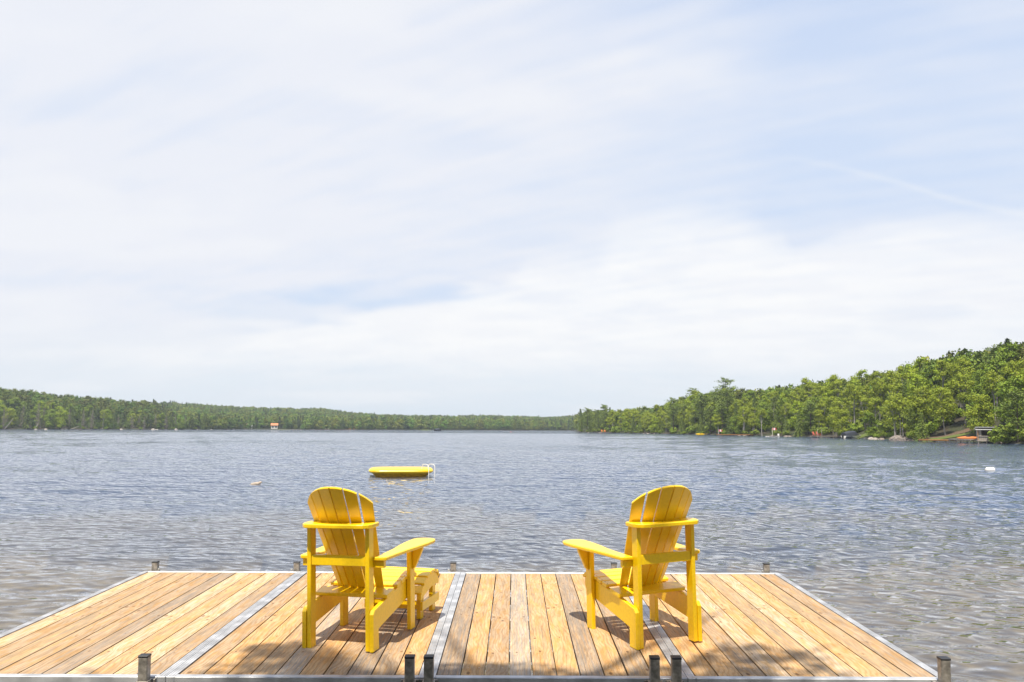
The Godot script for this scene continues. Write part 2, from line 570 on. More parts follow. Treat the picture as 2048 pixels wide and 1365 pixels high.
func make_materials() -> void:
	var speckle := noise_texture(3, 0.05, 0.93, 1.0)
	var blotch := noise_texture(7, 0.02, 0.6, 1.0)
	var m := mat("yellow_paint", lin(0.96, 0.63, 0.0012), 0.36)
	over(m, speckle, 2.6)
	m.metallic_specular = 0.5
	m.clearcoat_enabled = true
	m.clearcoat = 0.5
	m.clearcoat_roughness = 0.28
	m = mat("aluminium", lin(0.66, 0.67, 0.69), 0.45, 0.4)
	over(m, noise_texture(23, 0.02, 0.7, 1.0), 0.9)
	m = mat("galvanised", lin(0.44, 0.4, 0.35), 0.4, 0.35)
	over(m, blotch, 4.0)
	mat("black_plastic", lin(0.018, 0.019, 0.022), 0.5)
	mat("rusty_screw", lin(0.2, 0.13, 0.06), 0.6, 0.4)
	mat("bolt_steel", lin(0.5, 0.49, 0.46), 0.4, 0.8)
	for i in 5:
		var tex := plank_texture(100 + i, [-0.25, 0.06, 0.55, -0.15, 0.2][i])
		for k in 3:
			m = mat("plank_%d_%d" % [i, k], [Color(1, 1, 1), Color(0.9, 0.88, 0.86), Color(1.0, 0.94, 0.84)][k], 0.75)
			m.albedo_texture = tex
			m.heightmap_enabled = true
			m.heightmap_texture = tex
			m.heightmap_scale = 0.1
			m.metallic_specular = 0.35
	m = mat("water", Color(lin(0.08, 0.14, 0.3), 0.15), 0.02)
	m.transparency = BaseMaterial3D.TRANSPARENCY_ALPHA
	m.metallic_specular = 0.475
	m.normal_enabled = true
	m.normal_texture = ripple_texture()
	m.normal_scale = 1.0
	m = mat("ground", Color.WHITE, 0.95)
	m.vertex_color_use_as_albedo = true
	over(m, noise_texture(31, 0.02, 0.55, 1.0, 512, 5), 0.21, true)
	m = mat("lawn", lin(0.15, 0.2, 0.025), 0.9)
	over(m, noise_texture(33, 0.05, 0.55, 1.0), 0.5, true)
	m = mat("sand", lin(0.42, 0.34, 0.24), 0.95)
	over(m, blotch, 0.3, true)
	m = mat("trail", lin(0.2, 0.13, 0.075), 0.95)
	over(m, noise_texture(35, 0.04, 0.5, 1.0), 0.4, true)
	leaf("birch_leaf", lin(0.235, 0.29, 0.018))
	leaf("maple_leaf", lin(0.165, 0.24, 0.018))
	leaf("bright_leaf", lin(0.26, 0.345, 0.016))
	leaf("pine_needle", lin(0.15, 0.205, 0.035), 0.4)
	leaf("spruce_needle", lin(0.11, 0.155, 0.032), 0.4)
	leaf("shrub_leaf", lin(0.15, 0.205, 0.018))
	leaf("forest_leaf", Color.WHITE, 0.45)
	m = mat("birch_bark", lin(0.6, 0.57, 0.52), 0.8)
	over(m, noise_texture(41, 0.06, 0.35, 1.0), 0.7)
	m = mat("bark", lin(0.11, 0.085, 0.065), 0.9)
	over(m, noise_texture(42, 0.06, 0.5, 1.0), 0.9)
	m = mat("dead_wood", lin(0.3, 0.26, 0.22), 0.9)
	over(m, noise_texture(43, 0.06, 0.6, 1.0), 0.9)
	m = mat("rock", lin(0.42, 0.36, 0.31), 0.9)
	over(m, noise_texture(44, 0.03, 0.45, 1.0), 0.5)
	m = mat("pale_rock", lin(0.55, 0.5, 0.44), 0.9)
	over(m, noise_texture(45, 0.03, 0.6, 1.0), 0.5)
	m = mat("float_yellow", lin(0.9, 0.58, 0.01), 0.35)
	over(m, speckle, 1.1)
	m = mat("float_hull", lin(0.6, 0.34, 0.01), 0.5)
	over(m, blotch, 1.3)
	mat("white_plastic", lin(0.8, 0.78, 0.73), 0.4)
	m = mat("driftwood", lin(0.66, 0.55, 0.44), 0.8)
	over(m, blotch, 5.0)
	m = mat("grey_board", lin(0.42, 0.37, 0.32), 0.85)
	over(m, noise_texture(51, 0.05, 0.7, 1.0), 1.1)
	m = mat("brown_board", lin(0.22, 0.13, 0.09), 0.85)
	over(m, noise_texture(52, 0.05, 0.6, 1.0), 1.1)
	m = mat("orange_board", lin(0.55, 0.26, 0.08), 0.8)
	over(m, noise_texture(53, 0.05, 0.7, 1.0), 1.1)
	mat("orange_plastic", lin(0.55, 0.17, 0.03), 0.5)
	mat("red_plastic", lin(0.45, 0.11, 0.07), 0.6)
	mat("dark_glass", lin(0.03, 0.035, 0.04), 0.15)
	mat("navy_cover", lin(0.03, 0.035, 0.05), 0.6)
	mat("tin_roof", lin(0.55, 0.56, 0.58), 0.5, 0.3)
	mat("grey_roof", lin(0.33, 0.33, 0.36), 0.8)
	mat("orange_roof", lin(0.5, 0.19, 0.08), 0.75)
	mat("teal_roof", lin(0.2, 0.5, 0.45), 0.6)
	mat("white_wall", lin(0.55, 0.54, 0.52), 0.8)
	mat("flag_red", lin(0.42, 0.05, 0.05), 0.8)
	mat("flag_white", lin(0.8, 0.79, 0.78), 0.8)

# ---------------------------------------------------------------- dock
var deck := Transform3D()

func plank_mesh(w: float, l: float, flip: bool) -> ArrayMesh:
	# a 28 mm board along z with eased edges; u runs across and v along it
	var s := Shape.new()
	s.box(Vector3(-w / 2, -0.028, -l), Vector3(w / 2, 0, 0), 0.0035)
	for i in s.v.size():
		var p := s.v[i]
		s.uv[i] = Vector2(p.x / w + 0.5 + (p.y * 4.0 if absf(s.n[i].x) > 0.5 else 0.0), -p.z / l if flip else 1.0 + p.z / l)
	return s.done()

func make_dock() -> void:
	var W := 1.46
	var L := 3.13
	var rim := 0.047
	var pitch := (W - 2 * rim - 0.008) / 10.0
	var meshes := []
	for k in 4:
		meshes.append(plank_mesh(pitch - [0.007, 0.009, 0.006, 0.012][k], L - 2 * rim - [0.012, 0.018, 0.014, 0.022][k], k % 2 == 0))
	var names := ["empty wooden dock section with aluminium rim at the end without a chair",
		"wooden dock section carrying the yellow chair that has a footrest",
		"wooden dock section between the two yellow chairs, with wide dark gaps",
		"outer wooden dock section under the feet of the chair without a footrest"]
	var g := RandomNumberGenerator.new()
	g.seed = 77
	# which boards have gone grey, by section
	var grey := [[2, 5], [3, 4, 7], [0, 3, 6], [5, 8]]
	for s in 4:
		var u := (s - 2) * W
		var o := thing("dock_section", names[s], "dock", deck * Transform3D(Basis(), Vector3(u, 0, 0)), "dock sections joined side by side")
		for e in [[0.0016, 1], [W - rim, 2]]:
			var lo := Vector3(e[0], -0.15, -L)
			part("frame_rail", one(func(q):
				q.box(lo, Vector3(lo.x + rim - 0.0016, 0.003, 0), 0.003)
				q.box(Vector3(lo.x + 0.012, 0.0032, -L + 0.01), Vector3(lo.x + 0.0135, 0.0045, -0.01), 0.0004)
				q.box(Vector3(lo.x + 0.031, 0.0032, -L + 0.01), Vector3(lo.x + 0.0325, 0.0045, -0.01), 0.0004)), M.aluminium, o)
		for z in [0.0, -L + rim]:
			part("frame_rail", bx(Vector3(rim + 0.001, -0.15, z - rim), Vector3(W - rim - 0.001, 0.0025, z), 0.003), M.aluminium, o)
		for k in 3:
			part("joist", bx(Vector3(rim + 0.001, -0.1, -0.7 - 0.8 * k), Vector3(W - rim - 0.001, -0.032, -0.66 - 0.8 * k), 0.002), M.aluminium, o)
		for k in 10:
			var tex := g.randi_range(0, 4)
			if k in grey[s]:
				tex = 2
			elif tex == 2:
				tex = 0
			var pl := part("plank", meshes[(k * 3 + s) % 4], M["plank_%d_%d" % [tex, g.randi_range(0, 2)]], o)
			pl.position = Vector3(rim + 0.004 + pitch * (k + 0.5) + g.randf_range(-0.0015, 0.0015), -0.001 - g.randf() * 0.002, -rim - 0.007 - g.randf() * 0.009)
			pl.rotation.y = g.randf_range(-0.0006, 0.0006)
			for e in [0.14, 1.5, 2.88]:
				for x in [-0.03, 0.034]:
					if g.randf() < 0.85:
						var sc := part("screw", M.screw_mesh, M.bolt_steel, pl)
						sc.position = Vector3(x + g.randf_range(-0.004, 0.004), 0.0, -e - g.randf_range(-0.01, 0.01))
		var posts: Array = [[-2.87, 0.05, 0], [-1.56, 0.05, 0], [-0.089, 0.05, 1], [0.017, 0.05, 2], [1.266, 0.05, 2], [1.386, 0.05, 3], [2.867, 0.05, 3],
			[-2.842, -L - 0.05, 0], [-1.527, -L - 0.05, 0], [-0.074, -L - 0.05, 1], [1.416, -L - 0.05, 2], [2.828, -L - 0.05, 3]]
		for q in posts:
			if q[2] != s:
				continue
			var x: float = q[0] - u
			var z: float = q[1]
			var inside := 1.0 if z < 0.0 else -1.0
			var side := 1.0 if x < W * 0.5 else -1.0
			var top := 0.072 if z < 0.0 else 0.128
			var p := part("post", one(func(b):
				b.box(Vector3(x - 0.026, -1.9, z - 0.026), Vector3(x + 0.026, top, z + 0.026), 0.004)), M.galvanised, o)
			part("cap", bx(Vector3(x - 0.0275, top - 0.002, z - 0.0275), Vector3(x + 0.0275, top + 0.009, z + 0.0275), 0.003), M.black_plastic, p)
			var sl := part("sleeve", one(func(b):
				b.box(Vector3(x - 0.034, -0.16, z - 0.034), Vector3(x - 0.0265, 0.0, z + 0.034), 0.002)
				b.box(Vector3(x + 0.0265, -0.16, z - 0.034), Vector3(x + 0.034, 0.0, z + 0.034), 0.002)
				b.box(Vector3(x - 0.034, -0.16, z + 0.0265 * -inside), Vector3(x + 0.034, 0.0, z + 0.034 * -inside), 0.002) if inside < 0 else b.box(Vector3(x - 0.034, -0.16, z - 0.034), Vector3(x + 0.034, 0.0, z - 0.0265), 0.002)
				b.box(Vector3(x - 0.05, -0.12, minf(z + 0.0265 * inside, z + 0.05 * inside)), Vector3(x + 0.05, -0.004, maxf(z + 0.0265 * inside, z + 0.05 * inside)), 0.002)), M.galvanised, p)
			part("bolt", rod([Vector3(x + side * 0.034, -0.02, z), Vector3(x + side * 0.062, -0.02, z)], 0.008), M.bolt_steel, sl)
			if z < 0.0:
				part("bolt", rod([Vector3(x + side * 0.034, 0.012, z + 0.02), Vector3(x + side * 0.05, 0.012, z + 0.02)], 0.01), M.bolt_steel, sl)

# ---------------------------------------------------------------- chairs
func side_prism(pl: Array, x0: float, x1: float, bevel := 0.003) -> ArrayMesh:
	# outline given as (z, y), drawn out along x
	var s := Shape.new()
	s.prism(PackedVector2Array(pl), x0, x1, Transform3D(Basis(Vector3(0, 0, 1), Vector3(0, 1, 0), Vector3(1, 0, 0)), Vector3.ZERO), bevel)
	return s.done()

func flat_prism(pl: Array, y0: float, y1: float, bevel := 0.004) -> ArrayMesh:
	# outline given as (x, z), drawn out along y
	var s := Shape.new()
	s.prism(PackedVector2Array(pl), y0, y1, Transform3D(Basis(Vector3(1, 0, 0), Vector3(0, 0, 1), Vector3(0, 1, 0)), Vector3.ZERO), bevel)
	return s.done()

func mirrored(pl: Array) -> Array:
	var o := []
	for p in pl:
		o.append(Vector2(-p.x, p.y))
	return o

func make_chair(label: String, where: Transform3D) -> Node3D:
	var y: StandardMaterial3D = M.yellow_paint
	var o := thing("garden_chair", label, "chair", where, "yellow slatted chairs on the dock")
	var rail := [Vector2(0.325, 0.0), Vector2(0.325, 0.225), Vector2(0.305, 0.25), Vector2(-0.1, 0.312), Vector2(-0.37, 0.346), Vector2(-0.405, 0.335), Vector2(-0.41, 0.27), Vector2(-0.395, 0.245), Vector2(-0.26, 0.205), Vector2(0.24, 0.122), Vector2(0.234, 0.0)]
	for s in [-1.0, 1.0]:
		var r := part("side_rail", side_prism(rail, -0.014, 0.014), y, o)
		r.transform = Transform3D(Basis(Vector3.UP, s * 0.022), Vector3(s * 0.2235, 0, 0))
		part("front_leg", bx(Vector3(minf(s * 0.236, s * 0.264), 0, -0.32), Vector3(maxf(s * 0.236, s * 0.264), 0.541, -0.24)), y, o)
		part("rear_post", bx(Vector3(minf(s * 0.186, s * 0.214), 0, 0.248), Vector3(maxf(s * 0.186, s * 0.214), 0.752, 0.318)), y, o)
		part("arm_block", bx(Vector3(minf(s * 0.17, s * 0.282), 0.497, 0.212), Vector3(maxf(s * 0.17, s * 0.282), 0.541, 0.247)), y, o)
		var tri_pl := PackedVector2Array([Vector2(s * 0.2645, 0.541), Vector2(s * 0.34, 0.541), Vector2(s * 0.335, 0.522), Vector2(s * 0.285, 0.41), Vector2(s * 0.2645, 0.395)])
		part("bracket", one(func(q): q.prism(tri_pl, -0.3, -0.27, Transform3D(), 0.003)), y, o)
		var arm := [Vector2(0.217, 0.262), Vector2(0.285, 0.262), Vector2(0.3, 0.245), Vector2(0.307, 0.1), Vector2(0.318, -0.05), Vector2(0.336, -0.2), Vector2(0.352, -0.36), Vector2(0.352, -0.49), Vector2(0.337, -0.535), Vector2(0.3, -0.562),
			Vector2(0.24, -0.565), Vector2(0.195, -0.545), Vector2(0.178, -0.5), Vector2(0.178, -0.36), Vector2(0.187, -0.22), Vector2(0.208, -0.08), Vector2(0.214, 0.04), Vector2(0.217, 0.14)]
		part("arm", flat_prism(arm if s > 0 else mirrored(arm), 0.543, 0.566, 0.005), y, o)
	# seat slats over the rails, the front one rolled down
	for k in 5:
		var z: float = [-0.392, -0.322, -0.245, -0.168, -0.091][k]
		var h: float = [0.352, 0.369, 0.362, 0.351, 0.339][k]
		var t: float = [0.5, -0.12, -0.14, -0.15, -0.155][k]
		var w: float = [0.056, 0.067, 0.067, 0.067, 0.067][k]
		var q := part("seat_slat", bx(Vector3(-0.243, -0.021, -w / 2), Vector3(0.243, 0, w / 2), 0.004), y, o)
		q.transform = Transform3D(Basis(Vector3.RIGHT, -t), Vector3(0, h, z))
		for sx in [-0.226, 0.226]:
			for sz in [-0.018, 0.018]:
				part("screw", M.screw_mesh, M.rusty_screw, q).position = Vector3(sx, 0.0003, sz)
	var board := part("seat_board", bx(Vector3(-0.252, -0.024, -0.062), Vector3(0.252, 0, 0.062), 0.004), y, o)
	board.transform = Transform3D(Basis(Vector3.RIGHT, 0.153), Vector3(0, 0.316, 0.072))
	part("cross_rail", bx(Vector3(-0.1855, 0.514, 0.283), Vector3(0.1855, 0.578, 0.311)), y, o)
	var front := []
	for k in 11:
		var x := 0.228 - 0.0456 * k
		front.append(Vector2(x, 0.303 - 1.75 * x * x))
	var brace := [Vector2(-0.236, 0.212), Vector2(-0.24, 0.24), Vector2(-0.238, 0.31), Vector2(-0.226, 0.352), Vector2(-0.2, 0.378), Vector2(-0.16, 0.386), Vector2(0.16, 0.386), Vector2(0.2, 0.378), Vector2(0.226, 0.352), Vector2(0.238, 0.31), Vector2(0.24, 0.24), Vector2(0.236, 0.212)]
	brace.append_array(front)
	part("back_brace", flat_prism(brace, 0.753, 0.78, 0.005), y, o)
	for k in 6:
		var sx := (k - 2.5) * 0.07
		part("screw", M.screw_mesh, M.rusty_screw, o).position = Vector3(sx, 0.7803, 0.335 - 1.2 * sx * sx)
	# back slats fanned out on a hollow curve
	var full := 0.8645
	for k in 6:
		var f := k - 2.5
		var xb := f * 0.0535
		var xt := f * 0.0805
		var B := Vector3(xb, 0.275, -0.01 - 1.75 * xb * xb)
		var T := Vector3(xt, 1.018, 0.432 - 1.75 * xt * xt)
		var up := (T - B).normalized()
		var across := Vector3(1, 0, -3.5 * (xt + xb) * 0.5).normalized()
		across = (across - up * across.dot(up)).normalized()
		var pl := PackedVector2Array([Vector2(-0.0245, 0), Vector2(0.0245, 0)])
		for q in 6:
			var xx := 0.0385 - 0.0154 * q
			var far := xt + xx
			pl.append(Vector2(xx, full - 0.004 - 2.15 * far * far - (7.0 * pow(absf(far), 4.0))))
		var m := one(func(s): s.prism(pl, -0.009, 0.009, Transform3D(Basis(across, up, across.cross(up)), B), 0.003))
		part("back_slat", m, y, o)
	return o

func make_footrest(where: Transform3D) -> void:
	var y: StandardMaterial3D = M.yellow_paint
	var o := thing("footrest", "low yellow slatted footrest with arched sides in front of a chair", "footrest", where)
	var arch := [Vector2(0.205, 0.15), Vector2(0.205, 0.185), Vector2(0.17, 0.225), Vector2(0.11, 0.262), Vector2(0.04, 0.286), Vector2(-0.04, 0.297), Vector2(-0.1, 0.293), Vector2(-0.15, 0.275), Vector2(-0.185, 0.245), Vector2(-0.203, 0.215), Vector2(-0.2, 0.19),
		Vector2(-0.15, 0.2), Vector2(-0.04, 0.2), Vector2(0.08, 0.178)]
	for s in [-1.0, 1.0]:
		part("side_panel", side_prism(arch, minf(s * 0.2, s * 0.226), maxf(s * 0.2, s * 0.226)), y, o)
		for z in [0.1, -0.17]:
			part("leg", bx(Vector3(minf(s * 0.168, s * 0.199), 0, z - 0.032), Vector3(maxf(s * 0.168, s * 0.199), 0.2, z + 0.032)), y, o)
		part("stretcher", bx(Vector3(minf(s * 0.2, s * 0.222), 0.065, -0.225), Vector3(maxf(s * 0.2, s * 0.222), 0.125, 0.155)), y, o)
	part("cross_rail", bx(Vector3(-0.167, 0.06, 0.08), Vector3(0.167, 0.12, 0.1)), y, o)
	for q in [[0.185, 0.215, 0.72], [0.122, 0.265, 0.5], [0.048, 0.296, 0.25], [-0.03, 0.308, 0.0], [-0.105, 0.303, -0.25], [-0.172, 0.274, -0.75]]:
		var b := part("slat", bx(Vector3(-0.232, -0.01, -0.034), Vector3(0.232, 0.01, 0.034), 0.004), y, o)
		b.transform = Transform3D(Basis(Vector3.RIGHT, q[2]), Vector3(0, q[1], q[0]))

# ---------------------------------------------------------------- things on the water
func make_raft() -> void:
	var o := thing("swim_raft", "large yellow moulded swim raft with a white boarding ladder", "raft", turned(-4.62, 0, -36.4, 7) * Transform3D(Basis().scaled(Vector3(1, 0.76, 1)), Vector3.ZERO))
	var octo := func(w: float, _q: Vector2) -> float:
		return 1.0 / pow(pow(absf(cos(w)), 5.0) + pow(absf(sin(w)), 5.0), 0.2)
	part("deck", one(func(s): s.lathe([Vector2(0.0, 0.44), Vector2(0.5, 0.438), Vector2(1.0, 0.43), Vector2(1.22, 0.412), Vector2(1.3, 0.375), Vector2(1.33, 0.31), Vector2(1.31, 0.245), Vector2(1.24, 0.2), Vector2(0.0, 0.19)], 64, Transform3D(), octo)), M.float_yellow, o)
	part("hull", one(func(s): s.lathe([Vector2(0.0, 0.205), Vector2(1.2, 0.198), Vector2(1.1, 0.06), Vector2(1.02, -0.12), Vector2(0.0, -0.15)], 64, Transform3D(), octo)), M.float_hull, o)
	var out := Vector3(0.77, 0, 0.64)
	var along := Vector3(-0.64, 0, 0.77)
	var foot := out * 1.62
	var lad := part("ladder", rod([foot + along * -0.2 + Vector3(0, -0.1, 0), foot + along * 0.2 + Vector3(0, -0.1, 0)], 0.018), M.white_plastic, o)
	for k in [-0.2, 0.2]:
		var p := [foot + along * k + Vector3(0, -0.35, 0), foot + along * k + Vector3(0, 0.54, 0)]
		for q in 7:
			var w := PI * q / 6.0
			p.append(foot + along * k + out * (-0.18 + 0.18 * cos(w)) + Vector3(0, 0.54 + 0.14 * sin(w), 0))
		p.append(foot + along * k - out * 0.36 + Vector3(0, 0.28, 0))
		part("handrail", rod(p, 0.013), M.white_plastic, lad)

func make_floats() -> void:
	var d := Shape.new()
	d.tube([Vector3(-0.2, -0.01, 0), Vector3(-0.15, 0.015, 0.01), Vector3(-0.02, 0.03, 0), Vector3(0.09, 0.035, -0.01), Vector3(0.16, 0.075, 0), Vector3(0.2, 0.085, 0.01)], [0.012, 0.035, 0.055, 0.058, 0.045, 0.02], 9)
	single("driftwood", d.done(), M.driftwood, "pale chunk of driftwood floating on the water near the raft", "driftwood", "", turned(-8.9, 0, -30.3, 8))
	var b := thing("mooring_buoy", "white oblong mooring buoy floating alone on open water", "buoy", turned(24.0, 0, -43.5, 10))
	part("float", one(func(s): s.lathe([Vector2(0.0, -0.24), Vector2(0.08, -0.225), Vector2(0.115, -0.17), Vector2(0.12, 0.0), Vector2(0.12, 0.17), Vector2(0.085, 0.225), Vector2(0.0, 0.24)], 14, Transform3D(Basis(Vector3(0, 0, 1), PI / 2), Vector3(0, 0.05, 0)))), M.white_plastic, b)
	part("ring", rod([Vector3(-0.24, 0.03, 0), Vector3(-0.3, 0.02, 0.02), Vector3(-0.3, 0.0, -0.02), Vector3(-0.24, 0.03, -0.01)], 0.012, 6), M.bolt_steel, b)

# ---------------------------------------------------------------- trees
func card(s: Shape, p: Vector3, d: Vector3, size: float, g: RandomNumberGenerator, long := 1.0) -> void:
	# a small spray of leaves: a kite folded along its middle
	var a := d.cross(Vector3(g.randf_range(-1, 1), g.randf_range(-1, 1), g.randf_range(-1, 1))).normalized()
	if a.length() < 0.5:
		a = Vector3.RIGHT
	var b := d.cross(a).normalized()
	var k := g.randf_range(0.72, 1.2)
	var warm := g.randf_range(-0.12, 0.16)
	s.tint = Color(k * (1.0 + warm), k, k * (1.0 - warm))
	var tip := p + a * size * 0.62 * long
	var tail := p - a * size * 0.5 * long
	s.tri(tail, p + b * size * g.randf_range(0.3, 0.5) - d * size * 0.14, tip, d)
	s.tri(tail, p - b * size * g.randf_range(0.3, 0.5) - d * size * 0.14, tip, d)

func any_dir(g: RandomNumberGenerator) -> Vector3:
	var z := g.randf_range(-1, 1)
	var w := g.randf() * TAU
	return Vector3(sqrt(1 - z * z) * cos(w), z, sqrt(1 - z * z) * sin(w))

func leafy(sd: int, H: float, R: float, low: float, cards: int, size: float, lobes := 13, trunks := 1, thick := 0.016) -> Dictionary:
	var g := RandomNumberGenerator.new()
	g.seed = sd
	var t := Shape.new()
	var c := Shape.new()
	c.coloured = true
	var heads := []
	for i in trunks:
		var out := any_dir(g) * (0.16 * H if trunks > 1 else 0.05 * H)
		out.y = 0
		var top := Vector3(out.x, H * 0.86, out.z)
		var mid := Vector3(out.x * 0.25, H * 0.42, out.z * 0.3) + any_dir(g) * 0.014 * H
		var foot := Vector3(out.x, 0, out.z).normalized() * 0.03 * H if trunks > 1 else Vector3.ZERO
		t.tube([foot - Vector3(0, 0.4, 0), foot.lerp(mid, 0.5) + any_dir(g) * 0.008 * H, mid, mid.lerp(top, 0.55), top], [thick * H, thick * H * 0.85, thick * H * 0.7, thick * H * 0.42, 0.01], 7)
		heads.append([mid, top])
	var lobe := []
	for i in lobes:
		var d := any_dir(g)
		var rise := g.randf()
		var ctr := Vector3(d.x * R * 0.62 * sqrt(sin(PI * clampf(0.12 + rise * 0.8, 0.0, 1.0))), H * lerpf(low + 0.08, 0.9, rise), d.z * R * 0.62 * sqrt(sin(PI * clampf(0.12 + rise * 0.8, 0.0, 1.0))))
		lobe.append([ctr, R * g.randf_range(0.2, 0.46) * (1.0 - 0.35 * rise)])
		var from: Array = heads[i % heads.size()]
		var start: Vector3 = from[0].lerp(from[1], clampf(rise - 0.2, 0.0, 0.9))
		if ctr.y > start.y:
			t.tube([start, start.lerp(ctr, 0.5) + Vector3(0, 0.02 * H, 0), ctr], [thick * H * 0.32, thick * H * 0.22, 0.012], 5)
	var made := 0
	while made < cards:
		var l: Array = lobe[g.randi() % lobes]
		var d := any_dir(g)
		if d.y < -0.35 and g.randf() < 0.7:
			continue
		var p: Vector3 = l[0] + Vector3(d.x, d.y * 0.72, d.z) * l[1] * (g.randf_range(0.5, 1.1) if g.randf() < 0.65 else g.randf_range(1.0, 1.9))
		card(c, p, (d + any_dir(g) * 0.55).normalized(), size * g.randf_range(0.7, 1.25), g)
		made += 1
	return {"trunk": t.done(), "crown": c.done()}

func spruce(sd: int, H: float, R: float, per: int, size: float, bare := 0.06, thin := 1.0) -> Dictionary:
	var g := RandomNumberGenerator.new()
	g.seed = sd
	var t := Shape.new()
	var c := Shape.new()
	c.coloured = true
	t.tube([Vector3(0, -0.4, 0), Vector3(0.03, H * 0.5, 0.02), Vector3(0, H * 0.985, 0)], [0.014 * H, 0.009 * H, 0.01], 6)
	var y := bare
	while y < 0.98:
		var rad := R * pow(1.0 - y, 0.85) * g.randf_range(0.7, 1.12) + 0.08
		var n := maxi(4, int(per * (1.0 - y * 0.5)))
		var w0 := g.randf() * TAU
		for i in n:
			if g.randf() > thin:
				continue
			var w := w0 + TAU * i / n + g.randf_range(-0.25, 0.25)
			var out := Vector3(cos(w), 0, sin(w))
			var reach := rad * g.randf_range(0.72, 1.1)
			for k in 4:
				var f := 0.3 + 0.7 * k / 3.0
				var p := Vector3(0, y * H, 0) + out * reach * f - Vector3(0, reach * f * f * 0.34, 0)
				card(c, p, (Vector3(0, 1, 0) + out * 0.5 + any_dir(g) * 0.45).normalized(), size * g.randf_range(0.75, 1.2) * (1.15 - 0.4 * f), g, 1.3)
		y += 0.028 + 0.022 * (1.0 - y)
	return {"trunk": t.done(), "crown": c.done()}

func pine(sd: int, H: float, R: float) -> Dictionary:
	var g := RandomNumberGenerator.new()
	g.seed = sd
	var t := Shape.new()
	var c := Shape.new()
	c.coloured = true
	t.tube([Vector3(0, -0.4, 0), Vector3(0.1, H * 0.5, 0), Vector3(0.05, H * 0.98, 0.05)], [0.018 * H, 0.012 * H, 0.02], 7)
	var y := 0.22
	while y < 0.99:
		var w := g.randf() * TAU
		var out := Vector3(cos(w), g.randf_range(0.0, 0.45), sin(w))
		var reach := R * (0.3 + 0.7 * sin(PI * clampf(1.1 - y, 0.0, 1.0))) * g.randf_range(0.45, 1.15)
		var base := Vector3(0.06, y * H, 0)
		var end := base + out * reach
		t.tube([base, base.lerp(end, 0.6), end], [0.05, 0.035, 0.015], 5)
		for k in 42:
			var f := g.randf_range(0.3, 1.1)
			var p := base.lerp(end, f) + Vector3(g.randf_range(-1, 1), g.randf_range(-0.25, 0.5), g.randf_range(-1, 1)) * (reach * 0.24 + 0.22)
			card(c, p, (Vector3.UP + any_dir(g) * 0.9).normalized(), 0.36 * g.randf_range(0.7, 1.2), g, 1.1)
		y += g.randf_range(0.008, 0.026)
	return {"trunk": t.done(), "crown": c.done()}

func bare_spruce(sd: int, H: float) -> ArrayMesh:
	var g := RandomNumberGenerator.new()
	g.seed = sd
	var t := Shape.new()
	t.tube([Vector3(0, -0.4, 0), Vector3(0.05, H * 0.5, 0), Vector3(0, H, 0)], [0.16, 0.1, 0.015], 6)
	var y := 0.08
	while y < 0.96:
		for i in 5:
			var w := g.randf() * TAU
			var out := Vector3(cos(w), g.randf_range(-0.45, 0.05), sin(w))
			var reach := 1.7 * pow(1.0 - y, 0.7) * g.randf_range(0.5, 1.1) + 0.15
			var base := Vector3(0, y * H, 0)
			t.tube([base, base + out * reach], [0.045, 0.012], 4)
			for k in 3:
				var p := base + out * reach * g.randf_range(0.4, 0.95)
				t.tube([p, p + any_dir(g) * 0.4 * reach], [0.025, 0.008], 3)
		y += 0.03
	return t.done()

func bush(sd: int) -> Dictionary:
	var g := RandomNumberGenerator.new()
	g.seed = sd
	var c := Shape.new()
	c.coloured = true
	var t := Shape.new()
	for k in 6:
		var d := any_dir(g)
		d.y = absf(d.y) + 0.6
		t.tube([Vector3(0, -0.2, 0), d * 0.9], [0.035, 0.01], 4)
	for l in 7:
		var ctr := Vector3(g.randf_range(-0.9, 0.9), g.randf_range(0.35, 1.2), g.randf_range(-0.9, 0.9))
		for k in 70:
			var d := any_dir(g)
			card(c, ctr + d * Vector3(0.62, 0.5, 0.62) * g.randf_range(0.6, 1.1), (d + any_dir(g) * 0.5).normalized(), 0.3 * g.randf_range(0.7, 1.2), g)
	return {"trunk": t.done(), "crown": c.done()}

var kinds := {}

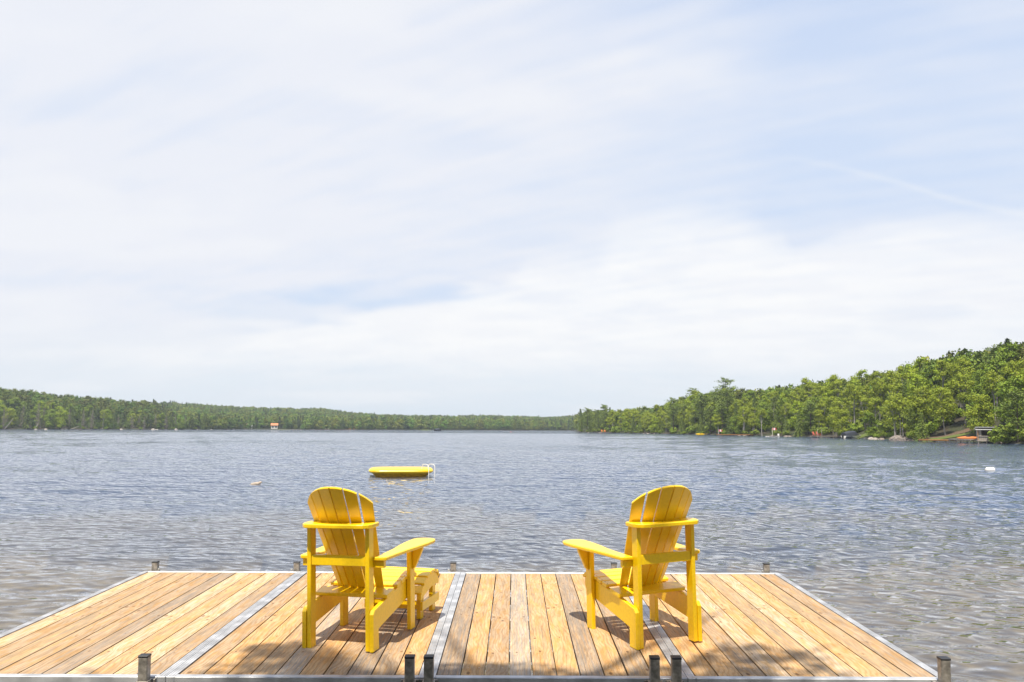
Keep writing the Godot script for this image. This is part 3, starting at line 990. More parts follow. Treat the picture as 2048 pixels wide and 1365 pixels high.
func make_kinds() -> void:
	kinds.birch = [[leafy(201, 10, 2.7, 0.3, 3000, 0.3, 24, 1, 0.015), "birch_bark", "birch_leaf"], [leafy(202, 10.5, 3.0, 0.34, 3000, 0.3, 26, 3, 0.0135), "birch_bark", "birch_leaf"], [leafy(203, 9.5, 2.6, 0.22, 2800, 0.29, 22, 2, 0.014), "birch_bark", "birch_leaf"], [leafy(204, 11, 2.4, 0.46, 2200, 0.3, 22, 2, 0.015), "birch_bark", "birch_leaf"], [leafy(205, 11.5, 2.3, 0.55, 1900, 0.3, 18, 1, 0.016), "birch_bark", "birch_leaf"]]
	kinds.maple = [[leafy(211, 10, 3.3, 0.04, 3600, 0.34, 30), "bark", "maple_leaf"], [leafy(212, 9.4, 3.0, 0.02, 3300, 0.34, 26), "bark", "maple_leaf"], [leafy(213, 10.4, 3.2, 0.03, 3600, 0.32, 34), "bark", "bright_leaf"], [leafy(214, 8.6, 3.4, 0.06, 3400, 0.33, 28), "bark", "birch_leaf"]]
	kinds.spruce = [[spruce(221, 10.5, 2.1, 10, 0.5), "bark", "spruce_needle"], [spruce(222, 9.5, 2.5, 11, 0.5, 0.03), "bark", "spruce_needle"]]
	kinds.cedar = [[spruce(225, 8.0, 2.5, 14, 0.5, 0.02), "bark", "pine_needle"]]
	kinds.pine = [[pine(231, 12.5, 3.0), "bark", "pine_needle"], [pine(232, 12.0, 3.3), "bark", "pine_needle"]]
	kinds.shrub = [[bush(241), "bark", "shrub_leaf"], [bush(242), "bark", "maple_leaf"]]
	kinds.snag = [[{"trunk": bare_spruce(251, 10.0)}, "dead_wood", ""], [{"trunk": bare_spruce(252, 9.0)}, "dead_wood", ""]]

func plant(kind: String, x: float, z: float, scale: float, label: String, group: String, g: RandomNumberGenerator, tilt := 0.03) -> Node3D:  # one tree or bush
	var called: String = {"birch": "birch_tree", "maple": "broadleaf_tree", "spruce": "spruce_tree", "cedar": "cedar_tree", "pine": "pine_tree", "shrub": "shrub", "snag": "dead_tree"}[kind]
	var q: Array = kinds[kind][g.randi() % kinds[kind].size()]
	var lean := Basis(Vector3(g.randf_range(-1, 1), 0, g.randf_range(-1, 1)).normalized(), g.randf() * tilt)
	var o := thing(called, label, "shrub" if kind == "shrub" else "tree", Transform3D(lean * Basis(Vector3.UP, g.randf() * TAU).scaled(Vector3(scale, scale * g.randf_range(0.92, 1.08), scale)), Vector3(x, land_height(x, z), z)), group)
	part("stem" if kind == "shrub" else "trunk", q[0].trunk, M[q[1]], o)
	if q[0].has("crown"):
		part("foliage" if kind == "shrub" else "crown", q[0].crown, M[q[2]], o)
	return o

var keep_clear := []           # x, z, radius: places kept free of trees

func clear_of(x: float, z: float) -> bool:
	for q in keep_clear:
		if Vector2(x - q[0], z - q[1]).length() < q[2]:
			return false
	return true

func at_shore(az: float, past: float) -> Vector2:
	var r: float = shore(az)[0] + past
	return Vector2(sin(deg_to_rad(az)) * r, -cos(deg_to_rad(az)) * r)

func make_near_wood() -> void:
	# the wooded slope that comes closest, tree by tree
	var g := RandomNumberGenerator.new()
	g.seed = 300
	var look := {"birch": "white-stemmed leafy birch", "maple": "rounded broadleaf tree", "spruce": "dark pointed spruce", "cedar": "low dense cedar", "pine": "tall layered pine", "shrub": "leafy shrub"}
	var rows := [2.5, 9.0, 18.0, 29.0, 42.0]
	var az := 4.62
	while az < 37.0:
		var here := at_shore(az, 0)
		var place := "of the wooded point" if az < 8.5 else "beyond the yellow kayaks" if az < 13.0 else "behind the long dock with the flag" if az < 17.5 else "above the pale dock with red chairs" if az < 23.0 else "around the boathouse dock" if az < 29.0 else "past the tin-roofed boathouse"
		for k in rows.size():
			var p := at_shore(az + g.randf_range(-0.2, 0.2), rows[k] + g.randf_range(-2.5, 3.0))
			if az < 5.2 and k > 2:
				continue
			if not clear_of(p.x, p.y):
				continue
			var roll := g.randf()
			var kind := "birch"
			if az < 6.2:
				kind = "pine" if roll < 0.4 else "spruce" if roll < 0.75 else "cedar"
			elif az > 10.5 and az < 15.5:
				kind = "pine" if roll < 0.3 else "maple" if roll < 0.6 else "birch" if roll < 0.85 else "spruce"
			elif az > 28.5:
				kind = "spruce" if roll < 0.2 else "maple" if roll < 0.6 else "birch" if roll < 0.88 else "pine"
			else:
				kind = "birch" if roll < 0.54 else "maple" if roll < 0.9 else "spruce" if roll < 0.95 else "pine"
			if kind == "spruce" and k > 2:
				kind = "maple"
			if k == 0 and g.randf() < 0.22:
				kind = "cedar"
			var scale := g.randf_range(0.78, 1.08)
			if k == 0:
				scale *= 0.82
			if az < 10.0:
				scale *= 0.86
			if kind == "pine" and az > 20.0:
				scale *= 0.78
			plant(kind, p.x, p.y, scale, "%s %s %s" % [look[kind], ["at the waterline", "in the second rank", "partway up the slope", "high on the slope", "along the ridge"][k], place], "trees on the near wooded slope", g, 0.1 if kind == "birch" else 0.03)
		var s := at_shore(az + g.randf_range(-0.1, 0.1), 0.9 + g.randf() * 1.2)
		if g.randf() < 0.8 and clear_of(s.x, s.y):
			plant("shrub", s.x, s.y, g.randf_range(0.6, 1.15), "leafy shrub at the waterline " + place, "shrubs along the near waterline", g)
		for k in 2:
			var u := at_shore(az + g.randf_range(-0.3, 0.3), 3.0 + 16.0 * k + g.randf() * 14.0)
			if az > 6.0 and clear_of(u.x, u.y):
				plant("shrub", u.x, u.y, g.randf_range(1.2, 2.3), "tall undergrowth bush beneath the trees " + place, "undergrowth on the near slope", g)
		var step := 0.0
		while step < 5.6:
			az += 0.02
			step = at_shore(az, 0).distance_to(here)
	# two landmarks: the ragged pine over the middle of the slope, the tall spruce over the boathouse
	var a := at_shore(13.95, 34)
	plant("pine", a.x, a.y, 1.12, "ragged tall pine standing clear above the middle of the slope", "", g, 0.0)
	a = at_shore(29.3, 30)
	plant("spruce", a.x, a.y, 1.12, "tallest pointed spruce on the slope, rising above the boathouse", "", g, 0.0)

func make_headland() -> void:
	var g := RandomNumberGenerator.new()
	g.seed = 301
	var lab := {
		"birch": "pale-stemmed birch on the low headland across the lake", "maple": "rounded broadleaf tree on the low headland across the lake", "spruce": "narrow dark spruce on the low headland across the lake",
		"snag": "bare grey dead spruce on the low headland across the lake", "shrub": "leafy shrub at the water's edge of the far headland"}
	var az := -37.5
	while az < -19.2:
		for k in 4:
			var p := at_shore(az + g.randf_range(-0.25, 0.25), [2.0, 9.0, 19.0, 32.0][k] + g.randf_range(-2.0, 3.0))
			if not clear_of(p.x, p.y):
				continue
			var roll := g.randf()
			var kind := "maple" if roll < 0.5 else "birch" if roll < 0.64 else "spruce"
			if k < 2:
				kind = "snag" if roll < 0.34 else "spruce" if roll < 0.62 else "maple" if roll < 0.88 else "birch"
			var s := g.randf_range(0.8, 1.2) * (1.18 if az < -25.0 else 0.92)
			if kind == "spruce" and g.randf() < 0.12:
				s *= 1.45
			plant(kind, p.x, p.y, s, lab[kind], "trees on the far headland", g)
		if g.randf() < 0.7:
			var p := at_shore(az, 0.8)
			plant("shrub", p.x, p.y, g.randf_range(0.7, 1.3), lab.shrub, "shrubs along the far headland", g)
		az += 0.62
	# bleached trunks fallen towards the water
	for q in [[-30.4, 1.0, 7.5, 0.62], [-27.1, 0.5, 6.0, 1.2], [-28.9, 1.0, 4.0, 0.5]]:
		var p := at_shore(q[0], q[1])
		var m := Shape.new()
		m.tube([Vector3.ZERO, Vector3(0.25, q[2] * 0.5, 0.1), Vector3(0.1, q[2], 0)], [0.22, 0.17, 0.05], 6)
		for k in 4:
			m.tube([Vector3(0.2, q[2] * (0.5 + 0.1 * k), 0.05), Vector3(0.2 + (0.6 if k % 2 else -0.6), q[2] * (0.56 + 0.11 * k), 0.3)], [0.06, 0.02], 4)
		single("fallen_trunk", m.done(), M.pale_rock, "bleached bare trunk leaning out from the far headland", "trunk", "leaning bleached trunks on the far headland", Transform3D(Basis(Vector3(0, 0, 1), -q[3]), Vector3(p.x, land_height(p.x, p.y) - 0.1, p.y)))

func make_masses() -> void:
	# woods too far or too deep to tell the trees apart
	var g := RandomNumberGenerator.new()
	g.seed = 302
	var crown: ArrayMesh = leafy(401, 9.6, 3.9, 0.06, 620, 0.72, 24).crown
	var cone: ArrayMesh = spruce(402, 10.2, 2.6, 8, 0.7).crown
	var places := {"broadleaf": [], "conifer": []}
	var tints := {"broadleaf": [], "conifer": []}
	var dark := FastNoiseLite.new()
	dark.seed = 12
	dark.frequency = 0.006
	var add := func(az: float, past: float, size: float) -> void:
		var p := at_shore(az, past)
		if not clear_of(p.x, p.y):
			return
		var y := land_height(p.x, p.y)
		if y < 0.15:
			return
		var zone := dark.get_noise_2d(p.x, p.y)
		var con := g.randf() < (0.06 if az > 4.9 else 0.08 + zone * 0.5)
		var kind := "conifer" if con else "broadleaf"
		var k := size * g.randf_range(0.75, 1.15)
		places[kind].append(Transform3D(Basis(Vector3.UP, g.randf() * TAU).scaled(Vector3(k * g.randf_range(0.9, 1.2), k, k * g.randf_range(0.9, 1.2))), Vector3(p.x, y - 0.3, p.y)))
		var b := g.randf_range(0.5, 1.2) * (0.78 if az < -21.5 else 1.0)
		tints[kind].append(Color(0.075 * b, 0.115 * b, 0.04 * b) if con else Color(0.16 * b * g.randf_range(0.72, 1.25), 0.22 * b, 0.03 * b))
	# behind the near slope
	for i in 1300:
		add.call(g.randf_range(4.9, 40.0), 46.0 + 75.0 * g.randf(), 0.98)
	# behind the headland
	for i in 900:
		add.call(g.randf_range(-39.0, -21.5), 34.0 + 150.0 * pow(g.randf(), 1.4), 1.12)
	# far shore
	for i in 900:
		add.call(g.randf_range(-23.0, 4.5), 3.0 + 45.0 * g.randf(), 0.92)
	for i in 700:
		add.call(g.randf_range(-38.0, 4.5), 1.5 + 26.0 * g.randf(), 0.42)
	for i in 3600:
		add.call(g.randf_range(-24.0, 4.6), 30.0 + 560.0 * g.randf(), 1.0)
	for kind in places:
		var mm := MultiMesh.new()
		mm.transform_format = MultiMesh.TRANSFORM_3D
		mm.use_colors = true
		mm.mesh = crown if kind == "broadleaf" else cone
		mm.instance_count = places[kind].size()
		for i in places[kind].size():
			mm.set_instance_transform(i, places[kind][i])
			mm.set_instance_color(i, tints[kind][i])
		var o := MultiMeshInstance3D.new()
		o.name = kind + "_forest"
		o.multimesh = mm
		o.material_override = M.forest_leaf
		o.set_meta("kind", "stuff")
		tag(o, "far-off %s woods covering the hills round the lake" % kind, "forest")
		add_child(o)

func make_shade_tree() -> void:
	# the tree on the bank behind the camera whose leaves fleck the near end of the dock with shade
	var g := RandomNumberGenerator.new()
	g.seed = 303
	var t := Shape.new()
	var c := Shape.new()
	c.coloured = true
	var foot := Vector3(-2.6, 0, 3.4)
	var top := Vector3(-1.0, 9.4, -0.6)
	t.tube([foot, Vector3(-2.3, 3.0, 2.4), Vector3(-1.7, 6.0, 1.0), top], [0.24, 0.19, 0.13, 0.03], 9)
	var tips := []
	for k in 44:
		var f := g.randf_range(0.35, 1.0)
		var base := Vector3(-2.3, 3.0, 2.4).lerp(top, f)
		var d := any_dir(g)
		d = (d * Vector3(1, 0.35, 1) + Vector3(0.1, 0.35, -0.55)).normalized()
		var end := base + d * g.randf_range(1.6, 3.3)
		if end.z < -2.8 or end.y < 4.8 or end.x > 2.0 or end.x < -3.4:
			continue
		t.tube([base, base.lerp(end, 0.5) + Vector3(0, 0.12, 0), end], [0.06, 0.04, 0.012], 5)
		tips.append([base, end])
	for q in tips:
		for k in 420:
			var f := pow(g.randf(), 0.6)
			var p: Vector3 = q[0].lerp(q[1], 0.25 + 0.8 * f) + any_dir(g) * g.randf_range(0.05, 0.62)
			# crown trimmed along the sun's slope to shape the shade on the dock
			var reach := p.z - 0.4 * (p.y + 1.1)
			if reach < -5.55 - 0.24 * sin(p.x * 1.9 + 0.6) - 0.2 * sin(p.x * 4.3):
				continue
			var across := p.x + 0.11 * p.y
			if across < -2.1 + 0.3 * sin(p.z * 3.0) or across > 1.9:
				continue
			card(c, p, (Vector3.UP + any_dir(g)).normalized(), 0.11 * g.randf_range(0.7, 1.3), g)
	var o := thing("birch_tree", "leafy tree on the bank whose branches shade the near end of the dock", "tree")
	o.position.y = land_height(foot.x, foot.z) - 0.2
	part("trunk", t.done(), M.birch_bark, o)
	part("crown", c.done(), M.birch_leaf, o)
	for q in [[-13.0, 10.0], [-9.0, 13.5], [-5.5, 9.5], [-0.5, 12.5], [4.0, 9.8], [8.5, 13.0], [13.0, 10.0]]:
		plant("maple", q[0], q[1], 1.25, "broadleaf tree in the row on the bank behind the dock", "trees on the bank behind the dock", g)

# ---------------------------------------------------------------- far shores: houses, docks, boats, rocks
func cottage(called: String, label: String, x: float, z: float, yaw: float, w: float, d: float, h: float, wall: String, roof: String, storeys := 1) -> void:
	var o := thing(called, label, "house", turned(x, land_height(x, z), z, yaw), "cottages on the far shore")
	part("wall", one(func(s):
		s.prism(PackedVector2Array([Vector2(-d / 2, -0.6), Vector2(d / 2, -0.6), Vector2(d / 2, h), Vector2(0, h + d * 0.3), Vector2(-d / 2, h)]), -w / 2, w / 2, Transform3D(Basis(Vector3(0, 0, 1), Vector3(0, 1, 0), Vector3(1, 0, 0)), Vector3.ZERO), 0.01)), M[wall], o)
	for s in [-1.0, 1.0]:
		var rf := part("roof", bx(Vector3(-w / 2 - 0.4, -0.08, 0), Vector3(w / 2 + 0.4, 0.1, d * 0.5 / cos(0.54) + 0.5), 0.02), M[roof], o)
		rf.transform = Transform3D(Basis(Vector3.UP, 0.0 if s > 0 else PI) * Basis(Vector3.RIGHT, 0.54), Vector3(0, h + d * 0.3 + 0.06, 0))
	for k in storeys:
		for q in 2:
			var wx := -w * 0.25 + w * 0.5 * q
			var wn := part("window", bx(Vector3(wx - 0.4, 0.8 + 2.6 * k, d / 2 - 0.02), Vector3(wx + 0.6, 2.1 + 2.6 * k, d / 2 + 0.03), 0.01), M.dark_glass, o)
			part("frame", one(func(s):
				s.box(Vector3(wx - 0.7, 0.8 + 2.6 * k, d / 2 - 0.01), Vector3(wx - 0.6, 2.2 + 2.6 * k, d / 2 + 0.07), 0.01)
				s.box(Vector3(wx + 0.6, 0.8 + 2.6 * k, d / 2 - 0.01), Vector3(wx + 0.7, 2.2 + 2.6 * k, d / 2 + 0.07), 0.01)
				s.box(Vector3(wx - 0.6, 2.1 + 2.6 * k, d / 2 - 0.01), Vector3(wx + 0.6, 2.2 + 2.6 * k, d / 2 + 0.07), 0.01)), M.white_wall, wn)

func small_dock(label: String, x: float, z: float, yaw: float, l: float, w: float, board: String, y := 0.45, group := "") -> Node3D:
	var o := thing("boat_dock", label, "dock", turned(x, 0, z, yaw), group)
	var n := int(l / 0.6)
	for k in n:
		part("plank", bx(Vector3(-l / 2 + k * l / n + 0.02, y - 0.09, -w / 2), Vector3(-l / 2 + (k + 1) * l / n - 0.02, y, w / 2), 0.01), M[board], o)
	for s in [-1.0, 1.0]:
		part("beam", bx(Vector3(-l / 2, y - 0.24, s * w * 0.42 - 0.05), Vector3(l / 2, y - 0.092, s * w * 0.42 + 0.05), 0.01), M[board], o)
		for k in 4:
			part("pile", rod([Vector3(-l / 2 + 0.3 + k * (l - 0.6) / 3.0, -1.6, s * w * 0.42), Vector3(-l / 2 + 0.3 + k * (l - 0.6) / 3.0, y - 0.1, s * w * 0.42)], 0.08, 6), M.grey_board, o)
	return o

func dock_between(label: String, a: Vector2, b: Vector2, w: float, board: String, y: float) -> Node3D:
	var d := b - a
	return small_dock(label, (a.x + b.x) * 0.5, (a.y + b.y) * 0.5, rad_to_deg(atan2(-d.y, d.x)), d.length(), w, board, y)

func patch(called: String, label: String, x: float, z: float, rx: float, rz: float, yaw: float, m: String, sd: int) -> void:
	var g := RandomNumberGenerator.new()
	g.seed = sd
	var s := Shape.new()
	var rings := []
	var wob := []
	for k in 24:
		wob.append(g.randf_range(0.75, 1.1))
	for r in 7:
		var ring := []
		for k in 24:
			var w := TAU * k / 24
			var q: Vector2 = Vector2(cos(w) * rx, sin(w) * rz).rotated(deg_to_rad(yaw)) * (r / 6.0) * wob[k]
			ring.append(Vector3(x + q.x, land_height(x + q.x, z + q.y) + 0.12, z + q.y))
		rings.append(ring)
	for r in 6:
		for k in 24:
			var j := (k + 1) % 24
			s.quad(rings[r][k], rings[r][j], rings[r + 1][j], rings[r + 1][k], Vector3.UP)
	var o := structure(called, s.done(), M[m])
	o.set_meta("label", label)

func boulder(x: float, z: float, size: float, m: String, label: String, sd: int, group: String, y := 0.0) -> void:
	var f := FastNoiseLite.new()
	f.seed = sd
	f.frequency = 0.9
	var s := Shape.new()
	s.lathe([Vector2(0.0, 0.62), Vector2(0.45, 0.55), Vector2(0.8, 0.32), Vector2(1.0, 0.0), Vector2(0.9, -0.4), Vector2(0.0, -0.5)], 11, Transform3D(), func(w, q): return 1.0 + 0.45 * f.get_noise_3d(cos(w) * 1.3, q.y * 2.0, sin(w) * 1.3))
	single("boulder", s.done(), M[m], label, "rock", group, turned(x, maxf(y, land_height(x, z) - 0.1), z, sd * 57.0, size))

func hull_mesh(l: float, w: float, h: float) -> ArrayMesh:
	# an open boat's shell, bow towards +x
	var s := Shape.new()
	var st := []
	for k in 9:
		var f := k / 8.0
		var half := w * 0.5 * (1.0 if f < 0.5 else sqrt(maxf(0.0, 1.0 - pow((f - 0.5) * 2.0, 2.2)))) * (0.86 + 0.14 * minf(1.0, f * 3.0))
		st.append([l * (f - 0.5), half, h * (1.0 + 0.35 * f * f)])
	for k in 8:
		for e in [-1.0, 1.0]:
			var a := Vector3(st[k][0], st[k][2], e * st[k][1])
			var b := Vector3(st[k + 1][0], st[k + 1][2], e * st[k + 1][1])
			var c := Vector3(st[k + 1][0], 0, e * st[k + 1][1] * 0.55)
			var d := Vector3(st[k][0], 0, e * st[k][1] * 0.55)
			s.quad(a, b, c, d, Vector3(0, -0.3, e))
			s.quad(d, c, Vector3(c.x, -0.12, 0), Vector3(d.x, -0.12, 0), Vector3(0, -1, e * 0.4))
	s.quad(Vector3(-l / 2, h, -st[0][1]), Vector3(-l / 2, h, st[0][1]), Vector3(-l / 2, -0.05, st[0][1] * 0.5), Vector3(-l / 2, -0.05, -st[0][1] * 0.5), Vector3.LEFT)
	return s.done()

func boat(called: String, label: String, x: float, z: float, yaw: float, l: float, m: String, cover: String) -> void:
	var o := thing(called, label, "boat", turned(x, 0.12, z, yaw))
	part("hull", hull_mesh(l, l * 0.34, 0.55), M[m], o)
	part("cover", one(func(s): s.tube([Vector3(-l * 0.48, 0.55, 0), Vector3(-l * 0.2, 0.72, 0), Vector3(l * 0.1, 0.82, 0), Vector3(l * 0.42, 0.7, 0)], [l * 0.14, l * 0.17, l * 0.16, 0.06], 9)), M[cover], o)
	part("motor", bx(Vector3(-l / 2 - 0.45, -0.3, -0.18), Vector3(-l / 2 - 0.02, 0.95, 0.18), 0.06), M.black_plastic, o)

func kayak(label: String, x: float, y: float, z: float, yaw: float, m: String, group: String) -> void:
	var o := thing("kayak", label, "kayak", turned(x, y, z, yaw), group)
	part("hull", one(func(s): s.tube([Vector3(-1.7, 0.3, 0), Vector3(-1.2, 0.24, 0), Vector3(-0.4, 0.22, 0), Vector3(0.4, 0.22, 0), Vector3(1.2, 0.24, 0), Vector3(1.7, 0.3, 0)], [0.03, 0.2, 0.3, 0.3, 0.2, 0.03], 10)), M[m], o)
	part("cockpit", one(func(s): s.lathe([Vector2(0.0, 0.5), Vector2(0.2, 0.5), Vector2(0.24, 0.53), Vector2(0.27, 0.49)], 12, Transform3D(Basis().scaled(Vector3(1.6, 1, 1)), Vector3.ZERO))), M.black_plastic, o)

func flagpole(label: String, x: float, y: float, z: float, h: float) -> void:
	var o := thing("flagpole", label, "flagpole", turned(x, y, z, -20, 0.75))
	part("pole", rod([Vector3(0, 0, 0), Vector3(0, h, 0)], 0.045, 6), M.white_plastic, o)
	var fl := part("flag", one(func(s): s.box(Vector3(0.46, h - 0.82, -0.012), Vector3(0.94, h - 0.06, 0.012), 0.002)), M.flag_white, o)
	for k in [0.05, 0.945]:
		part("band", one(func(s): s.box(Vector3(k, h - 0.83, -0.012), Vector3(k + 0.405, h - 0.07, 0.012), 0.002)), M.flag_red, fl)
	part("emblem", one(func(s): s.prism(PackedVector2Array([Vector2(0.7, h - 0.2), Vector2(0.78, h - 0.36), Vector2(0.86, h - 0.4), Vector2(0.78, h - 0.55), Vector2(0.7, h - 0.6), Vector2(0.62, h - 0.55), Vector2(0.54, h - 0.4), Vector2(0.62, h - 0.36)]), -0.018, 0.018, Transform3D(), 0.002)), M.flag_red, fl)

func deck_chair(label: String, x: float, y: float, z: float, yaw: float, m: String, group: String) -> void:
	var o := thing("deck_chair", label, "chair", turned(x, y, z, yaw), group)
	part("seat", bx(Vector3(-0.3, 0.3, -0.3), Vector3(0.3, 0.36, 0.3), 0.01), M[m], o)
	var b := part("backrest", bx(Vector3(-0.3, 0, -0.03), Vector3(0.3, 0.75, 0.03), 0.02), M[m], o)
	b.transform = Transform3D(Basis(Vector3.RIGHT, -0.4), Vector3(0, 0.32, -0.27))
	for s in [-1.0, 1.0]:
		part("arm", bx(Vector3(s * 0.36 - 0.07, 0.52, -0.38), Vector3(s * 0.36 + 0.07, 0.555, 0.4), 0.01), M[m], o)
		for zz in [-0.32, 0.3]:
			part("leg", bx(Vector3(s * 0.33 - 0.03, 0, zz - 0.04), Vector3(s * 0.33 + 0.03, 0.52, zz + 0.04), 0.005), M[m], o)

func make_far_shore() -> void:
	cottage("cottage", "grey-roofed cottage beside a sandy path on the far shore", -214, -626, 20, 5.4, 4.4, 2.2, "brown_board", "grey_roof")
	cottage("cottage", "brown cottage with a dark flat-toned roof between trees on the far shore", -200, -642, 14, 6, 4.4, 2.2, "brown_board", "brown_board")
	cottage("cottage", "small white cabin half hidden by trees next to the brown cottage", -192, -634, 10, 3, 3, 1.9, "white_wall", "grey_roof")
	cottage("cottage", "small white house with a bright orange roof on the far shore", -177, -645, 12, 4.6, 4.4, 2.8, "white_wall", "orange_roof")
	cottage("cottage", "cottage with a teal green roof among trees on the far shore", -143, -668, 10, 5, 4.4, 2.1, "white_wall", "teal_roof")
	cottage("cottage", "low reddish brown cottage near the reeds on the far shore", -127, -684, 8, 7, 4.4, 2.0, "orange_board", "brown_board")
	for q in [[-212, -612, 9, 7, "lawn"], [-198, -628, 8, 6, "lawn"], [-176, -630, 16, 6, "lawn"], [-160, -640, 10, 5, "lawn"], [-70, -699, 46, 5, "lawn"]]:
		patch("lawn", "yellow-green lawn running down to the far shore", q[0], q[1], q[2], q[3], 15, q[4], int(absf(q[0])))
	for q in [[-206, -608, 9, 2.5], [-224, -580, 12, 2.5], [-206, -590, 14, 2.5]]:
		patch("beach", "strip of pale sand along the far shore", q[0], q[1], q[2], q[3], 18, "sand", int(absf(q[1])))
	small_dock("low grey dock standing off the lawn of the orange-roofed house", -151, -570, 8, 14, 2.2, "grey_board", 0.5, "small docks off the far shore")
	small_dock("short grey dock next to a longer one off the orange-roofed house", -140, -566, 4, 6, 2.2, "grey_board", 0.5, "small docks off the far shore")
	small_dock("grey dock off the far shore between the white and teal cottages", -129, -590, 6, 10, 2.2, "brown_board", 0.5, "small docks off the far shore")
	small_dock("brown dock off the teal-roofed cottage", -112, -570, 6, 9, 2.2, "brown_board", 0.5, "small docks off the far shore")
	boat("motor_boat", "small dark motor boat out on the middle of the lake", -46.6, -548, 40, 5.0, "navy_cover", "navy_cover")
	var rb := thing("marker_buoy", "tiny red marker buoy in front of the far woods", "buoy", turned(-0.3, 0, -429, 0.0, 0.5))
	part("float", one(func(s): s.lathe([Vector2(0.0, -0.3), Vector2(0.4, -0.2), Vector2(0.5, 0.1), Vector2(0.3, 0.6), Vector2(0.12, 1.1), Vector2(0.0, 1.12)], 12)), M.red_plastic, rb)
	part("base", one(func(s): s.lathe([Vector2(0.0, -0.42), Vector2(0.58, -0.4), Vector2(0.6, -0.1), Vector2(0.0, -0.08)], 12)), M.white_plastic, rb)
	# near wooded shore, from its tip towards the boathouse
	var p := at_shore(6.35, -3.0)
	small_dock("narrow dock at the tip of the wooded point with orange seats", p.x, p.y, 20, 9, 2.0, "grey_board", 0.45)
	for k in 2:
		deck_chair("orange deck chair on the dock at the tip of the wooded point", p.x - 2.5 + 1.3 * k, 0.45, p.y + 0.1, 15, "orange_plastic", "orange chairs on the point")
	p = at_shore(12.5, -1.5)
	for k in 2:
		kayak("yellow kayak pulled up by the trees below the ragged pine", p.x - 1.0 + 3.2 * k, land_height(p.x, p.y) + 0.25, p.y + 0.6 * k, 12, "float_yellow", "yellow kayaks below the pines")
	p = at_shore(14.9, -5.0)
	small_dock("long brown dock with a flag at its end below the wooded slope", p.x, p.y, 8, 15, 2.2, "orange_board", 0.5)
	small_dock("brown landing stage joined to the long dock with the flag", p.x + 9.5, p.y + 1.4, 4, 6, 2.6, "grey_board", 0.75)
	flagpole("white pole with a small red and white flag at the brown dock's end", p.x - 7.0, 0.5, p.y + 0.8, 1.9)
	var fx := 68.2
	var fz := -226.0
	var rf := thing("pontoon_float", "small grey pontoon carrying a flagpole off the wooded slope", "float", turned(fx, 0, fz, 5))
	part("deck", bx(Vector3(-1.4, 0.28, -1.0), Vector3(1.4, 0.36, 1.0), 0.01), M.grey_board, rf)
	for s in [-1.0, 1.0]:
		part("pontoon", rod([Vector3(-1.5, 0.08, s * 0.7), Vector3(1.5, 0.08, s * 0.7)], 0.2, 10), M.white_plastic, rf)
	part("motor", bx(Vector3(1.42, -0.3, -0.2), Vector3(1.8, 0.9, 0.2), 0.05), M.white_plastic, rf)
	flagpole("tall white pole with a red and white flag on the small pontoon", fx, 0.36, fz, 2.8)
	# the landing with red chairs and a covered boat
	p = at_shore(20.1, -3.5)
	var d2 := small_dock("pale dock with tall posts and red chairs below the lawn", p.x, p.y, 22, 9, 2.4, "grey_board", 0.5)
	for q in [-4.2, -2.9, 0.6, 1.6]:
		part("mooring_post", rod([Vector3(q, -1.2, 1.15), Vector3(q, 2.1, 1.15)], 0.06, 6), M.grey_board, d2)
	for k in 2:
		deck_chair("red deck chair on the pale dock with tall posts", p.x - 3.6 + 0.95 * k, 0.5, p.y + 1.1 - 0.2 * k, 30, "red_plastic", "red chairs on the pale dock")
	var bp := at_shore(21.5, -4.0)
	boat("covered_boat", "motor boat under a dark cover moored beside the pale dock", bp.x, bp.y, 28, 5.6, "white_plastic", "navy_cover")
	var lp := at_shore(22.35, 7.0)
	patch("lawn", "steep bright lawn above the covered boat", lp.x, lp.y, 7.5, 3.2, 30, "lawn", 5)
	var gp := at_shore(22.75, 12.0)
	var gr := thing("grill_cover", "black covered grill with red trim at the top of the lawn", "grill", turned(gp.x, land_height(gp.x, gp.y), gp.y, 30))
	part("cover", one(func(s): s.lathe([Vector2(0.0, 1.75), Vector2(0.75, 1.7), Vector2(1.1, 1.35), Vector2(1.1, 0.95), Vector2(0.8, 0.3), Vector2(0.75, 0.0)], 14)), M.navy_cover, gr)
	part("handle", rod([Vector3(1.0, 0.9, 0.4), Vector3(1.5, 0.9, 0.4), Vector3(1.5, 0.75, 0.4)], 0.08), M.red_plastic, gr)
	# boathouse and its long dock
	var sh := at_shore(28.75, -0.6)
	var o := thing("boathouse", "small weathered boathouse with a tin roof and open front over the water", "boathouse", turned(sh.x, 0.12, sh.y, -24, 0.86))
	var sg := RandomNumberGenerator.new()
	sg.seed = 6
	for q in [[29.25, -1.0, 0.9], [29.55, -1.4, 1.2], [29.4, 1.0, 1.5]]:
		var sp := at_shore(q[0], q[1])
		plant("shrub", sp.x, sp.y, q[2], "leafy bush crowding the wall of the boathouse", "bushes against the boathouse", sg)
	part("floor", bx(Vector3(-1.5, 0.25, -1.5), Vector3(1.5, 0.45, 1.5), 0.01), M.grey_board, o)
	for k in 6:
		part("wall_board", bx(Vector3(-1.4 + k * 0.31, 0.45, 1.32), Vector3(-1.4 + k * 0.31 + 0.29, 1.25 if k > 1 else 2.35, 1.38), 0.005), M.grey_board, o)
		part("wall_board", bx(Vector3(-1.4, 0.45, -1.3 + k * 0.44), Vector3(-1.34, 2.4, -1.3 + k * 0.44 + 0.42), 0.005), M.grey_board, o)
		part("wall_board", bx(Vector3(1.34, 0.45, -1.3 + k * 0.44), Vector3(1.4, 2.4, -1.3 + k * 0.44 + 0.42), 0.005), M.brown_board, o)
	part("wall_board", bx(Vector3(-1.34, 0.45, -1.36), Vector3(1.34, 2.4, -1.3), 0.005), M.brown_board, o)
